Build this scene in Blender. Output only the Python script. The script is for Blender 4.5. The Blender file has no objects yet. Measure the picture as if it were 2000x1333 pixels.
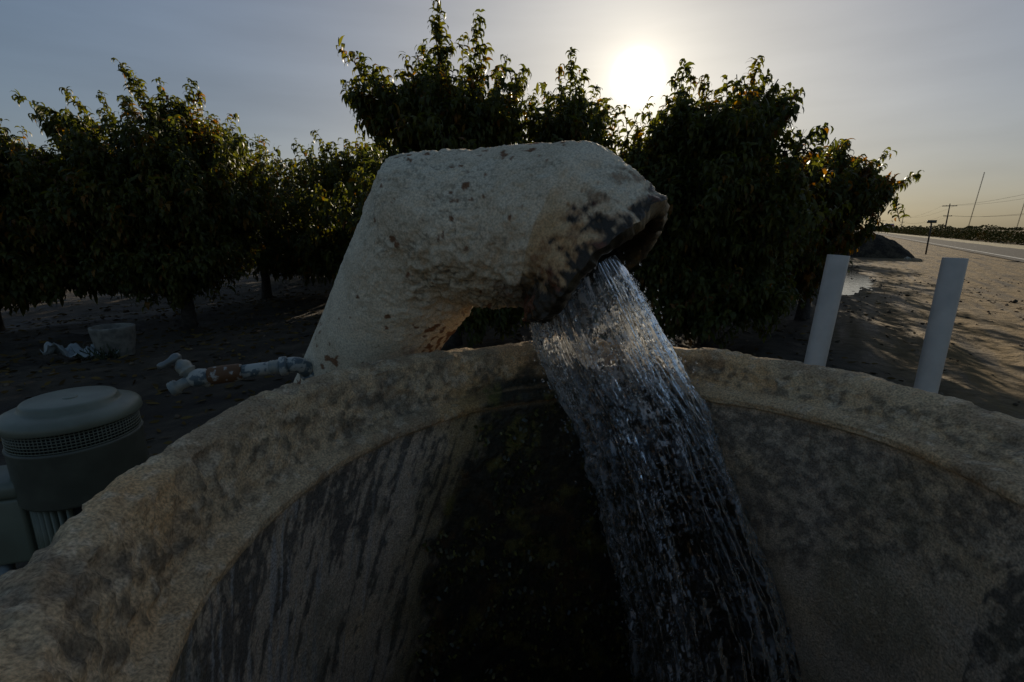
import bpy, bmesh, math, random
import numpy as np
from mathutils import Vector

sc = bpy.context.scene
COL = sc.collection
R = math.radians

# ------------------------------------------------------------------ camera
CAMZ = 1.45
FOC = 944.0                      # focal length in pixels of the 2000 px wide photograph
PITCH = math.atan(219 / FOC)
cam = bpy.data.cameras.new('camera')
cam.sensor_width = 36.0
cam.lens = FOC / 2000 * 36.0
cam.clip_start = 0.02
cam.clip_end = 6000
cam_o = bpy.data.objects.new('camera', cam)
cam_o.location = (0, 0, CAMZ)
cam_o.rotation_euler = (math.pi / 2 - PITCH, 0, 0)
COL.objects.link(cam_o)
sc.camera = cam_o

# ------------------------------------------------------------------ sky, sun, exposure
SUN_AZ, SUN_EL = R(13.3), R(15.2)
TOSUN = Vector((math.sin(SUN_AZ) * math.cos(SUN_EL), math.cos(SUN_AZ) * math.cos(SUN_EL), math.sin(SUN_EL)))
world = bpy.data.worlds.new('World')
sc.world = world
world.use_nodes = True
wn = world.node_tree.nodes
wl = world.node_tree.links
bg = wn['Background']
sky = wn.new('ShaderNodeTexSky')
sky.sky_type = 'NISHITA'
sky.sun_disc = False
sky.sun_elevation = SUN_EL
sky.sun_rotation = SUN_AZ
sky.air_density = 1.0
sky.dust_density = 2.5
sky.ozone_density = 1.5
gam = wn.new('ShaderNodeGamma')              # thin high haze evens the sky out
gam.inputs[1].default_value = 0.46
wl.new(sky.outputs[0], gam.inputs[0])
# faint streaks of high cloud
wtc = wn.new('ShaderNodeTexCoord')
wmap = wn.new('ShaderNodeMapping')
wmap.inputs['Rotation'].default_value = (0.15, 0.1, 0.3)
wmap.inputs['Scale'].default_value = (1.2, 2.0, 9.0)
wl.new(wtc.outputs['Generated'], wmap.inputs[0])
wno = wn.new('ShaderNodeTexNoise')
wno.inputs['Scale'].default_value = 1.6
wno.inputs['Detail'].default_value = 5
wl.new(wmap.outputs[0], wno.inputs['Vector'])
wmr = wn.new('ShaderNodeMapRange')
wmr.inputs[1].default_value = 0.3
wmr.inputs[2].default_value = 0.75
wmr.inputs[3].default_value = 0.92
wmr.inputs[4].default_value = 1.10
wl.new(wno.outputs[0], wmr.inputs[0])
wcl = wn.new('ShaderNodeVectorMath'); wcl.operation = 'SCALE'
whs = wn.new('ShaderNodeHueSaturation'); whs.inputs['Saturation'].default_value = 1.4
wtn = wn.new('ShaderNodeVectorMath'); wtn.operation = 'MULTIPLY'; wtn.inputs[1].default_value = (0.87, 0.93, 1.03)
wl.new(gam.outputs[0], wtn.inputs[0]); wl.new(wtn.outputs[0], whs.inputs['Color'])
wl.new(whs.outputs[0], wcl.inputs[0]); wl.new(wmr.outputs[0], wcl.inputs['Scale'])
# the sun seen through the haze: bright disc and aureole
nrm = wn.new('ShaderNodeVectorMath'); nrm.operation = 'NORMALIZE'
wl.new(wtc.outputs['Generated'], nrm.inputs[0])
dot = wn.new('ShaderNodeVectorMath'); dot.operation = 'DOT_PRODUCT'
dot.inputs[1].default_value = TOSUN
wl.new(nrm.outputs[0], dot.inputs[0])
ac = wn.new('ShaderNodeMath'); ac.operation = 'ARCCOSINE'; ac.use_clamp = False
wl.new(dot.outputs['Value'], ac.inputs[0])
def wexp(width, power, amp):
    d = wn.new('ShaderNodeMath'); d.operation = 'DIVIDE'; d.inputs[1].default_value = R(width)
    wl.new(ac.outputs[0], d.inputs[0])
    p = wn.new('ShaderNodeMath'); p.operation = 'POWER'; p.inputs[1].default_value = power
    wl.new(d.outputs[0], p.inputs[0])
    n = wn.new('ShaderNodeMath'); n.operation = 'MULTIPLY'; n.inputs[1].default_value = -1
    wl.new(p.outputs[0], n.inputs[0])
    e = wn.new('ShaderNodeMath'); e.operation = 'EXPONENT'
    wl.new(n.outputs[0], e.inputs[0])
    m = wn.new('ShaderNodeMath'); m.operation = 'MULTIPLY'; m.inputs[1].default_value = amp
    wl.new(e.outputs[0], m.inputs[0])
    return m
g1, g2, g3 = wexp(1.15, 2.0, 170.0), wexp(2.4, 1.0, 6.0), wexp(9.0, 1.0, 1.1)
s1 = wn.new('ShaderNodeMath'); wl.new(g1.outputs[0], s1.inputs[0]); wl.new(g2.outputs[0], s1.inputs[1])
s2 = wn.new('ShaderNodeMath'); wl.new(s1.outputs[0], s2.inputs[0]); wl.new(g3.outputs[0], s2.inputs[1])
glow = wn.new('ShaderNodeVectorMath'); glow.operation = 'SCALE'
glow.inputs[0].default_value = (1.0, 0.88, 0.68)
wl.new(s2.outputs[0], glow.inputs['Scale'])
wadd = wn.new('ShaderNodeVectorMath'); wadd.operation = 'ADD'
wl.new(wcl.outputs[0], wadd.inputs[0]); wl.new(glow.outputs[0], wadd.inputs[1])
wl.new(wadd.outputs[0], bg.inputs[0])
bg.inputs[1].default_value = 0.078

sun = bpy.data.lights.new('sun', 'SUN')
sun.energy = 3.8
sun.angle = R(0.5)
sun.color = (1.0, 0.86, 0.66)
sun_o = bpy.data.objects.new('sun', sun)
sun_o.rotation_euler = TOSUN.to_track_quat('Z', 'Y').to_euler()
sun_o.location = TOSUN * 50
COL.objects.link(sun_o)

vs = sc.view_settings
vs.view_transform = 'Standard'
vs.look = 'None'
vs.exposure = 0.88
vs.gamma = 1.0
vs.use_curve_mapping = False
sc.cycles.max_bounces = 7
sc.cycles.diffuse_bounces = 3
sc.cycles.glossy_bounces = 2
sc.cycles.transparent_max_bounces = 12
sc.cycles.transmission_bounces = 6
sc.cycles.sample_clamp_indirect = 6.0
sc.cycles.caustics_reflective = False
sc.cycles.caustics_refractive = False

# ------------------------------------------------------------------ helpers
def P(u, v, t):
    """world point seen at photo pixel (u, v), t metres along the view axis"""
    x = (u - 1000) / FOC
    d = -(v - 666.5) / FOC
    c, s = math.cos(PITCH), math.sin(PITCH)
    return np.array([x * t, (c + d * s) * t, CAMZ + (d * c - s) * t])

def Pz(u, v, z):
    q = P(u, v, 1.0) - np.array([0, 0, CAMZ])
    return q * ((z - CAMZ) / q[2]) + np.array([0, 0, CAMZ])

def _hash(ix, iy, iz, seed):
    h = (ix.astype(np.uint32) * np.uint32(374761393) + iy.astype(np.uint32) * np.uint32(668265263)
         + iz.astype(np.uint32) * np.uint32(2147483647) + np.uint32((seed * 974711 + 12345) & 0xffffffff))
    h = (h ^ (h >> np.uint32(13))) * np.uint32(1274126177)
    h = (h ^ (h >> np.uint32(16))) * np.uint32(2246822519)
    h = h ^ (h >> np.uint32(15))
    return (h & np.uint32(0xffffff)).astype(np.float64) / 0xffffff * 2 - 1

def vnoise(p, seed=0):
    f = np.floor(p)
    i = f.astype(np.int64)
    w = p - f
    w = w * w * w * (w * (w * 6 - 15) + 10)
    r = 0
    for dx in (0, 1):
        wx = w[:, 0] if dx else 1 - w[:, 0]
        for dy in (0, 1):
            wy = w[:, 1] if dy else 1 - w[:, 1]
            for dz in (0, 1):
                wz = w[:, 2] if dz else 1 - w[:, 2]
                r = r + _hash(i[:, 0] + dx, i[:, 1] + dy, i[:, 2] + dz, seed) * wx * wy * wz
    return r

def fbm(p, freq=1.0, octs=4, seed=0, gain=0.5):
    p = np.asarray(p, dtype=np.float64) * freq
    a, r = 1.0, 0
    for o in range(octs):
        r = r + a * vnoise(p + 17.3 * o, seed + o)
        p = p * 2.03
        a *= gain
    return r

def sm(e0, e1, x):
    t = np.clip((x - e0) / (e1 - e0), 0, 1)
    return t * t * (3 - 2 * t)

def lerp(a, b, t):
    a, b = np.asarray(a, float), np.asarray(b, float)
    t = np.asarray(t)[..., None]
    return a * (1 - t) + b * t

def mk(name, V, F, mat, parent=None, base=(0, 0, 0), smooth=True, col=None, rgh=None):
    """one mesh object; V world coordinates, moved so that the origin is at base"""
    V = np.asarray(V, dtype=np.float64) - np.asarray(base, float)
    me = bpy.data.meshes.new(name)
    if isinstance(F, np.ndarray):
        n, k = F.shape
        me.vertices.add(len(V)); me.vertices.foreach_set('co', V.astype(np.float32).ravel())
        me.loops.add(n * k); me.loops.foreach_set('vertex_index', F.astype(np.int32).ravel())
        me.polygons.add(n); me.polygons.foreach_set('loop_start', np.arange(0, n * k, k, dtype=np.int32))
        me.update(calc_edges=True)
    else:
        me.from_pydata([tuple(v) for v in V], [], F)
        me.update()
    if smooth:
        me.polygons.foreach_set('use_smooth', np.ones(len(me.polygons), dtype=bool))
    if col is not None:
        a = me.attributes.new('col', 'FLOAT_COLOR', 'POINT')
        c4 = np.ones((len(V), 4), np.float32); c4[:, :3] = col
        a.data.foreach_set('color', c4.ravel())
    if rgh is not None:
        a = me.attributes.new('rgh', 'FLOAT', 'POINT')
        a.data.foreach_set('value', np.asarray(rgh, np.float32))
    me.materials.append(mat)
    o = bpy.data.objects.new(name, me)
    COL.objects.link(o)
    if parent is not None:
        o.parent = parent
    else:
        o.location = base
    return o

def tag(o, label, cat, group=None, kind=None):
    o['label'] = label
    o['category'] = cat
    if group: o['group'] = group
    if kind: o['kind'] = kind
    return o

class Thing:
    def __init__(self, name, base, label, cat, group=None):
        self.base = np.asarray(base, float)
        self.o = bpy.data.objects.new(name, None)
        self.o.empty_display_size = 0.1
        self.o.location = self.base
        COL.objects.link(self.o)
        tag(self.o, label, cat, group)
    def part(self, name, VF, mat, parent=None, **k):
        return mk(name, VF[0], VF[1], mat, parent or self.o, self.base, **k)

def grid_faces(nu, nv, wrap_u=False, wrap_v=False):
    """vertices laid out [u*nv + v]"""
    iu = np.arange(nu if wrap_u else nu - 1)
    iv = np.arange(nv if wrap_v else nv - 1)
    a, b = np.meshgrid(iu, iv, indexing='ij')
    a, b = a.ravel(), b.ravel()
    a2, b2 = (a + 1) % nu, (b + 1) % nv
    return np.stack([a * nv + b, a2 * nv + b, a2 * nv + b2, a * nv + b2], 1)

def basis(d):
    d = np.asarray(d, float); d = d / np.linalg.norm(d)
    h = np.array([0, 0, 1.0]) if abs(d[2]) < 0.9 else np.array([1.0, 0, 0])
    x = np.cross(h, d); x /= np.linalg.norm(x)
    return x, np.cross(d, x), d

def lathe(p0, axis, prof, n=32, cap=True):
    """prof: (distance along axis, radius)"""
    x, y, d = basis(axis)
    p0 = np.asarray(p0, float)
    V, F = [], []
    for s, r in prof:
        for k in range(n):
            a = 2 * math.pi * k / n
            V.append(p0 + d * s + (x * math.cos(a) + y * math.sin(a)) * r)
    for i in range(len(prof) - 1):
        for k in range(n):
            k2 = (k + 1) % n
            F.append([i * n + k, i * n + k2, (i + 1) * n + k2, (i + 1) * n + k])
    if cap:
        F.append([k for k in range(n)][::-1])
        F.append([(len(prof) - 1) * n + k for k in range(n)])
    return np.array(V), F

def tube(pts, rad, n=8, cap=True):
    pts = np.asarray(pts, float)
    if np.isscalar(rad): rad = [rad] * len(pts)
    V, F = [], []
    x = None
    for i, p in enumerate(pts):
        d = pts[min(i + 1, len(pts) - 1)] - pts[max(i - 1, 0)]
        d = d / np.linalg.norm(d)
        if x is None: x, y, _ = basis(d)
        else:
            x = x - d * np.dot(x, d); x /= np.linalg.norm(x); y = np.cross(d, x)
        for k in range(n):
            a = 2 * math.pi * k / n
            V.append(p + (x * math.cos(a) + y * math.sin(a)) * rad[i])
    for i in range(len(pts) - 1):
        for k in range(n):
            k2 = (k + 1) % n
            F.append([i * n + k, i * n + k2, (i + 1) * n + k2, (i + 1) * n + k])
    if cap:
        F.append([k for k in range(n)][::-1])
        F.append([(len(pts) - 1) * n + k for k in range(n)])
    return np.array(V), F

def box(c, s, rz=0.0, bev=0.0, ax=None):
    bm = bmesh.new()
    bmesh.ops.create_cube(bm, size=1)
    for v in bm.verts:
        v.co = Vector((v.co.x * s[0], v.co.y * s[1], v.co.z * s[2]))
    if bev:
        bmesh.ops.bevel(bm, geom=list(bm.edges), offset=bev, segments=2, affect='EDGES', profile=0.5)
    bm.verts.index_update()
    V = np.array([v.co[:] for v in bm.verts]); F = [[v.index for v in f.verts] for f in bm.faces]
    bm.free()
    if ax is not None:
        V = V @ np.array(ax)
    cr, sr = math.cos(rz), math.sin(rz)
    V = np.stack([V[:, 0] * cr - V[:, 1] * sr, V[:, 0] * sr + V[:, 1] * cr, V[:, 2]], 1) + np.asarray(c, float)
    return V, F

def join(*vf):
    V, F, n = [], [], 0
    for v, f in vf:
        V.append(np.asarray(v)); F += [[i + n for i in q] for q in f]; n += len(v)
    return np.concatenate(V), F

# ------------------------------------------------------------------ materials
def newmat(name):
    m = bpy.data.materials.new(name)
    m.use_nodes = True
    nt = m.node_tree
    return m, nt, nt.nodes['Principled BSDF']

def noise(nt, scale, detail=4, rough=0.55, vec=None, coord='Object', stretch=None, rot=None):
    n = nt.nodes.new('ShaderNodeTexNoise')
    n.inputs['Scale'].default_value = scale
    n.inputs['Detail'].default_value = detail
    n.inputs['Roughness'].default_value = rough
    if vec is None:
        tc = nt.nodes.new('ShaderNodeTexCoord'); vec = tc.outputs[coord]
    if stretch or rot:
        mp = nt.nodes.new('ShaderNodeMapping')
        if stretch: mp.inputs['Scale'].default_value = stretch
        if rot: mp.inputs['Rotation'].default_value = rot
        nt.links.new(vec, mp.inputs[0]); vec = mp.outputs[0]
    nt.links.new(vec, n.inputs['Vector'])
    return n.outputs[0]

def rng_node(nt, src, a, b, lo, hi):
    m = nt.nodes.new('ShaderNodeMapRange')
    m.inputs[1].default_value = a; m.inputs[2].default_value = b
    m.inputs[3].default_value = lo; m.inputs[4].default_value = hi
    nt.links.new(src, m.inputs[0])
    return m.outputs[0]

def mixc(nt, fac, a, b, mode='MIX'):
    m = nt.nodes.new('ShaderNodeMix'); m.data_type = 'RGBA'; m.blend_type = mode
    for sock, val in ((m.inputs[0], fac), (m.inputs[6], a), (m.inputs[7], b)):
        if hasattr(val, 'is_output'): nt.links.new(val, sock)
        elif isinstance(val, (int, float)): sock.default_value = val
        else: sock.default_value = (*val, 1)
    return m.outputs[2]

def bump(nt, bsdf, heights, strength=0.5, dist=0.01):
    prev = None
    for h, s, d in heights:
        b = nt.nodes.new('ShaderNodeBump')
        b.inputs['Strength'].default_value = s
        b.inputs['Distance'].default_value = d
        nt.links.new(h, b.inputs['Height'])
        if prev is not None: nt.links.new(prev, b.inputs['Normal'])
        prev = b.outputs[0]
    nt.links.new(prev, bsdf.inputs['Normal'])

def attr_mat(name, grain=(160, 0.7, 1.25), bumps=((90, 0.5, 0.004), (350, 0.4, 0.0015)), spec=0.3, pebbles=0):
    """colour and roughness from the mesh, fine grain and relief from noise"""
    m, nt, b = newmat(name)
    a = nt.nodes.new('ShaderNodeAttribute'); a.attribute_name = 'col'
    g = rng_node(nt, noise(nt, grain[0], 3), 0.3, 0.7, grain[1], grain[2])
    sc_ = nt.nodes.new('ShaderNodeVectorMath'); sc_.operation = 'SCALE'
    nt.links.new(a.outputs['Color'], sc_.inputs[0]); nt.links.new(g, sc_.inputs['Scale'])
    nt.links.new(sc_.outputs[0], b.inputs['Base Color'])
    r = nt.nodes.new('ShaderNodeAttribute'); r.attribute_name = 'rgh'
    nt.links.new(r.outputs['Fac'], b.inputs['Roughness'])
    b.inputs['Specular IOR Level'].default_value = spec
    hs_l = [(noise(nt, s, 6, 0.65), st, d) for s, st, d in bumps]
    if pebbles:
        vo = nt.nodes.new('ShaderNodeTexVoronoi'); vo.inputs['Scale'].default_value = pebbles
        tcv = nt.nodes.new('ShaderNodeTexCoord'); nt.links.new(tcv.outputs['Object'], vo.inputs['Vector'])
        hs_l.append((rng_node(nt, vo.outputs['Distance'], 0.1, 0.55, 1, 0), 0.35, 0.003))
    bump(nt, b, hs_l)
    return m

def plain(name, col, col2=None, scale=20, rough=0.6, metal=0.0, bumps=((80, 0.3, 0.002),), lo=0.4, hi=0.6, spec=0.5, detail=5):
    m, nt, b = newmat(name)
    if col2 is not None:
        f = rng_node(nt, noise(nt, scale, detail), lo, hi, 0, 1)
        nt.links.new(mixc(nt, f, col, col2), b.inputs['Base Color'])
    else:
        f = rng_node(nt, noise(nt, scale, detail), 0.3, 0.7, 0, 1)
        nt.links.new(mixc(nt, f, tuple(c * 0.8 for c in col), tuple(c * 1.12 for c in col)), b.inputs['Base Color'])
    b.inputs['Roughness'].default_value = rough
    b.inputs['Metallic'].default_value = metal
    b.inputs['Specular IOR Level'].default_value = spec
    if bumps:
        bump(nt, b, [(noise(nt, s, 4), st, d) for s, st, d in bumps])
    return m

M = {}
M['basin'] = attr_mat('weathered_concrete', grain=(330, 0.5, 1.45), bumps=((70, 0.35, 0.004), (260, 0.7, 0.003), (700, 0.6, 0.0015)), pebbles=110)
M['pipe'] = attr_mat('whitewashed_concrete', grain=(260, 0.66, 1.28), bumps=((60, 0.5, 0.006), (200, 0.5, 0.003), (600, 0.5, 0.0015)))
M['mound'] = attr_mat('mulch', grain=(14, 0.55, 1.5), bumps=((8, 0.8, 0.06), (40, 0.6, 0.02)), spec=0.1)
M['pvc'] = plain('white_pvc', (0.55, 0.49, 0.42), rough=0.38, scale=6, bumps=((3, 0.05, 0.01),))
M['steel_paint'] = plain('flaking_white_paint', (0.36, 0.36, 0.32), (0.08, 0.11, 0.12), scale=55, rough=0.5, lo=0.48, hi=0.55, bumps=((60, 0.5, 0.002),))
M['brass'] = plain('painted_brass', (0.30, 0.28, 0.22), (0.17, 0.19, 0.18), scale=40, rough=0.45, bumps=((70, 0.4, 0.002),))
M['rust'] = plain('rusty_steel', (0.12, 0.055, 0.02), (0.36, 0.34, 0.30), scale=60, rough=0.75, lo=0.55, hi=0.62, bumps=((80, 0.6, 0.003),))
M['motor'] = plain('teal_enamel', (0.160, 0.172, 0.125), (0.135, 0.14, 0.10), scale=9, rough=0.42, bumps=((4, 0.1, 0.01), (160, 0.1, 0.001)))
M['motor_drum'] = plain('teal_enamel_shaded', (0.100, 0.103, 0.076), (0.075, 0.076, 0.056), scale=9, rough=0.55)  # same enamel darkened, the drum's weaker light put into its colour
M['motor_dark'] = plain('dark_vent', (0.02, 0.022, 0.022), rough=0.8)
M['plate'] = plain('dull_plate', (0.16, 0.17, 0.16), rough=0.4, metal=0.5)
M['pot'] = plain('old_concrete', (0.21, 0.19, 0.15), (0.12, 0.11, 0.09), scale=14, rough=0.9, bumps=((30, 0.5, 0.01),))
M['plastic'] = plain('pale_plastic_sheet', (0.27, 0.29, 0.28), rough=0.4)
M['wood'] = plain('weathered_pole', (0.05, 0.04, 0.03), rough=0.9)
M['wire'] = plain('wire', (0.012, 0.012, 0.012), rough=1.0, spec=0.0)
M['steel'] = plain('galvanised_steel', (0.25, 0.25, 0.25), rough=0.5, metal=0.6)
M['sign_dark'] = plain('sign_back', (0.045, 0.05, 0.04), rough=0.5)
M['bark'] = plain('bark', (0.07, 0.055, 0.042), (0.035, 0.028, 0.022), scale=25, rough=0.9, bumps=((40, 0.8, 0.02),))
M['vehicle_white'] = plain('vehicle_white', (0.7, 0.7, 0.68), rough=0.3)
M['vehicle_dark'] = plain('vehicle_dark', (0.03, 0.035, 0.04), rough=0.3)
M['rubber'] = plain('rubber', (0.02, 0.02, 0.02), rough=0.8)
M['sign_red'] = plain('sign_red', (0.35, 0.05, 0.05), rough=0.5)
M['stone'] = plain('pale_stone', (0.42, 0.36, 0.27), rough=0.9, bumps=((12, 0.5, 0.02),))
M['paint_line'] = plain('road_paint', (0.34, 0.34, 0.32), (0.12, 0.12, 0.115), scale=3, rough=0.7, lo=0.5, hi=0.7)

def leaf_mat(name='peach_leaf', trans=0.42, spec=0.28, rough=0.5):
    m, nt, b = newmat(name)
    a = nt.nodes.new('ShaderNodeAttribute'); a.attribute_name = 'col'
    nt.links.new(a.outputs['Color'], b.inputs['Base Color'])
    b.inputs['Roughness'].default_value = rough
    b.inputs['Specular IOR Level'].default_value = spec
    tr = nt.nodes.new('ShaderNodeBsdfTranslucent')
    hs = nt.nodes.new('ShaderNodeHueSaturation')
    hs.inputs['Saturation'].default_value = 1.15
    hs.inputs['Value'].default_value = 1.75
    nt.links.new(a.outputs['Color'], hs.inputs['Color'])
    nt.links.new(hs.outputs[0], tr.inputs['Color'])
    mx = nt.nodes.new('ShaderNodeMixShader'); mx.inputs[0].default_value = trans
    nt.links.new(b.outputs[0], mx.inputs[1]); nt.links.new(tr.outputs[0], mx.inputs[2])
    nt.links.new(mx.outputs[0], nt.nodes['Material Output'].inputs[0])
    return m
M['leaf'] = leaf_mat()
M['leaf_dull'] = leaf_mat('dusty_leaf', 0.03, 0.02, 0.9)

# ------------------------------------------------------------------ ground, road, puddle
ROWDIR = np.array([math.sin(R(34.2)), math.cos(R(34.2))])       # tree rows and road run this way
ROWSIDE = np.array([ROWDIR[1], -ROWDIR[0]])                      # towards the road

def lat_along(x, y):
    return x * ROWSIDE[0] + y * ROWSIDE[1], x * ROWDIR[0] + y * ROWDIR[1]

def LA(lat, along, z=0.0):
    q = ROWSIDE * lat + ROWDIR * along
    return np.array([q[0], q[1], z])

def ground_z(x, y):
    lat, al = lat_along(x, y)
    p = np.stack([x, y, np.zeros_like(x)], 1)
    orch = 1 - sm(-0.6, 0.9, lat)
    near = np.exp(-(x * x + y * y) / 3600.0)
    fur = np.sin((lat + 0.5) * 2 * math.pi / 3.2) * 0.045 + np.sin((lat + 0.35 * vnoise(p * 0.4, 5)) * 2 * math.pi / 0.8) * 0.016
    z = orch * near * fur
    z += near * (0.022 * fbm(p, 0.9, 4, 31) + 0.012 * fbm(p, 5.0, 3, 33) * sm(25, 8, np.hypot(x, y)))
    z += near * (1 - orch) * 0.018 * np.sin((lat + 0.1 * vnoise(p * 0.7, 8)) * 7.0) * sm(7.0, 5.0, lat)
    flat = sm(5.6, 6.4, lat) * (1 - sm(10.6, 11.6, lat))                        # bed of the road
    z = z * (1 - flat)
    # the ditch that holds the puddle
    z -= 0.10 * np.exp(-((lat - 0.15) / 0.50) ** 2) * sm(12, 14.5, al) * (1 - sm(24, 27, al))
    return z

def axis_pts(n, near, far):
    s = np.linspace(-1, 1, n)
    k = math.asinh(far / near)
    return near * np.sinh(k * s)
gx = axis_pts(440, 1.6, 4000) + 1.5
gy = axis_pts(440, 1.9, 4000) + 5.0
X, Y = np.meshgrid(gx, gy, indexing='ij')
gv = np.stack([X.ravel(), Y.ravel(), np.zeros(X.size)], 1)
gv[:, 2] = ground_z(gv[:, 0], gv[:, 1])

m, nt, b = newmat('orchard_soil')
tc = nt.nodes.new('ShaderNodeTexCoord')
def ldot(v):
    d = nt.nodes.new('ShaderNodeVectorMath'); d.operation = 'DOT_PRODUCT'
    d.inputs[1].default_value = v
    nt.links.new(tc.outputs['Object'], d.inputs[0]); return d.outputs['Value']
latn = ldot((ROWSIDE[0], ROWSIDE[1], 0)); aln = ldot((ROWDIR[0], ROWDIR[1], 0))
n_big = noise(nt, 0.7, 5, vec=tc.outputs['Object'])
n_mid = noise(nt, 6, 6, vec=tc.outputs['Object'])
n_fine = noise(nt, 45, 5, vec=tc.outputs['Object'])
cmb = nt.nodes.new('ShaderNodeCombineXYZ')
nt.links.new(latn, cmb.inputs[0]); nt.links.new(aln, cmb.inputs[1])
n_streak = noise(nt, 1.0, 6, 0.6, vec=cmb.outputs[0], stretch=(3.2, 0.35, 1))
ladd = nt.nodes.new('ShaderNodeMath'); ladd.operation = 'MULTIPLY_ADD'
nt.links.new(n_big, ladd.inputs[0]); ladd.inputs[1].default_value = 2.4; nt.links.new(latn, ladd.inputs[2])
mask_dry = rng_node(nt, ladd.outputs[0], 0.9, 2.6, 0, 1)
soil = mixc(nt, rng_node(nt, n_mid, 0.35, 0.65, 0, 1), (0.050, 0.041, 0.029), (0.085, 0.067, 0.047))
soil = mixc(nt, rng_node(nt, n_streak, 0.45, 0.6, 0, 1), soil, (0.036, 0.029, 0.022))
sand = mixc(nt, rng_node(nt, n_mid, 0.3, 0.7, 0, 1), (0.100, 0.068, 0.030), (0.160, 0.110, 0.048))
sand = mixc(nt, rng_node(nt, n_streak, 0.5, 0.68, 0, 1), sand, (0.060, 0.046, 0.028))
colr = mixc(nt, mask_dry, soil, sand)
colr = mixc(nt, rng_node(nt, n_fine, 0.62, 0.72, 0, 0.55), colr, (0.05, 0.04, 0.026))
wv_ = nt.nodes.new('ShaderNodeTexWave'); wv_.inputs['Scale'].default_value = 0.55; wv_.inputs['Distortion'].default_value = 2.5; wv_.inputs['Detail'].default_value = 3
nt.links.new(cmb.outputs[0], wv_.inputs['Vector'])
trk = rng_node(nt, wv_.outputs['Fac'], 0.7, 0.95, 0, 0.55)
trkm = nt.nodes.new('ShaderNodeMath'); trkm.operation = 'MULTIPLY'
nt.links.new(trk, trkm.inputs[0]); nt.links.new(mask_dry, trkm.inputs[1])
colr = mixc(nt, trkm.outputs[0], colr, (0.055, 0.042, 0.024))
nt.links.new(colr, b.inputs['Base Color'])
nt.links.new(rng_node(nt, n_streak, 0.4, 0.62, 0.95, 0.62), b.inputs['Roughness'])
b.inputs['Specular IOR Level'].default_value = 0.12
bump(nt, b, [(n_mid, 0.8, 0.05), (n_fine, 0.7, 0.012)])
M['soil'] = m
g = mk('ground', gv, grid_faces(440, 440)[:, ::-1], M['soil'])
g['kind'] = 'structure'

# road: asphalt sheet on a low bed, painted edge line
m, nt, b = newmat('asphalt')
f = rng_node(nt, noise(nt, 1.2, 5), 0.3, 0.7, 0, 1)
cc = mixc(nt, f, (0.034, 0.033, 0.032), (0.050, 0.048, 0.045))
cc = mixc(nt, rng_node(nt, noise(nt, 60, 2), 0.6, 0.75, 0, 0.5), cc, (0.085, 0.08, 0.07))
nt.links.new(cc, b.inputs['Base Color'])
b.inputs['Roughness'].default_value = 0.95
b.inputs['Specular IOR Level'].default_value = 0.08
bump(nt, b, [(noise(nt, 90, 3), 0.5, 0.006)])
M['asphalt'] = m
def strip(l0, l1, a0, a1, z, n=60, crown=0.0, seed=0, wob=0.0):
    al = a0 + (a1 - a0) * np.linspace(0, 1, n) ** 2.2
    V = []
    for a in al:
        w = wob * math.sin(a * 1.7 + seed) * 0.5 + wob * math.sin(a * 4.1 + 2 * seed) * 0.5
        for k in range(5):
            s = k / 4
            V.append(LA(l0 + (l1 - l0) * s + (w if k in (0, 4) else 0), a, z + crown * (1 - (2 * s - 1) ** 2)))
    return np.array(V), grid_faces(n, 5)
v, f = strip(6.5, 10.4, -60, 1800, 0.035, 240, 0.03, wob=0.06)
o = mk('road', v, f, M['asphalt']); o['kind'] = 'structure'
v, f = strip(6.95, 7.09, -60, 900, 0.062, 200)
v[:, 2] = 0.035 + 0.03 * (1 - (2 * ((v[:, 0] * ROWSIDE[0] + v[:, 1] * ROWSIDE[1]) - 6.5) / 3.9 - 1) ** 2) + 0.005
mk('edge_line', v, f, M['paint_line'], parent=o)
M['verge'] = plain('dry_verge', (0.20, 0.16, 0.085), (0.12, 0.11, 0.05), scale=1.5, rough=0.95, bumps=((6, 0.8, 0.06), (30, 0.6, 0.02)))
v, f = strip(10.3, 12.6, -60, 900, 0.03, 240, 0.06, wob=0.15)
v[:, 2] += 0.02 * fbm(v, 1.3, 3, 3)
o = mk('verge_path', v, f, M['verge']); o['kind'] = 'structure'

# puddle in the ditch
m, nt, b = newmat('puddle_water')
b.inputs['Base Color'].default_value = (0.02, 0.018, 0.014, 1)
b.inputs['Roughness'].default_value = 0.06
b.inputs['Specular IOR Level'].default_value = 0.5
bump(nt, b, [(noise(nt, 6, 4), 0.22, 0.02)])
M['puddle'] = m
pc = (LA(0.15, 19.3))
V = [LA(0.15, 19.3, -0.045)]
nP = 120
for k in range(nP):
    a = 2 * math.pi * k / nP
    w = 1 + 0.16 * math.sin(3 * a + 1) + 0.10 * math.sin(7 * a) + 0.06 * math.sin(17 * a + 2) + 0.05 * math.sin(29 * a)
    V.append(LA(0.15 + 0.75 * w * math.cos(a), 19.3 + 6.0 * w * math.sin(a), -0.045))
F = [[0, 1 + k, 1 + (k + 1) % nP] for k in range(nP)]
o = mk('puddle_water', V, F, M['puddle'], base=tuple(pc)); o['kind'] = 'structure'

# ------------------------------------------------------------------ concrete basin
BC = np.array([0.1375, 0.525, 0.0])
RIM = 1.20
NA, = (960,)
th = np.linspace(0, 2 * math.pi, NA, endpoint=False)
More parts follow.
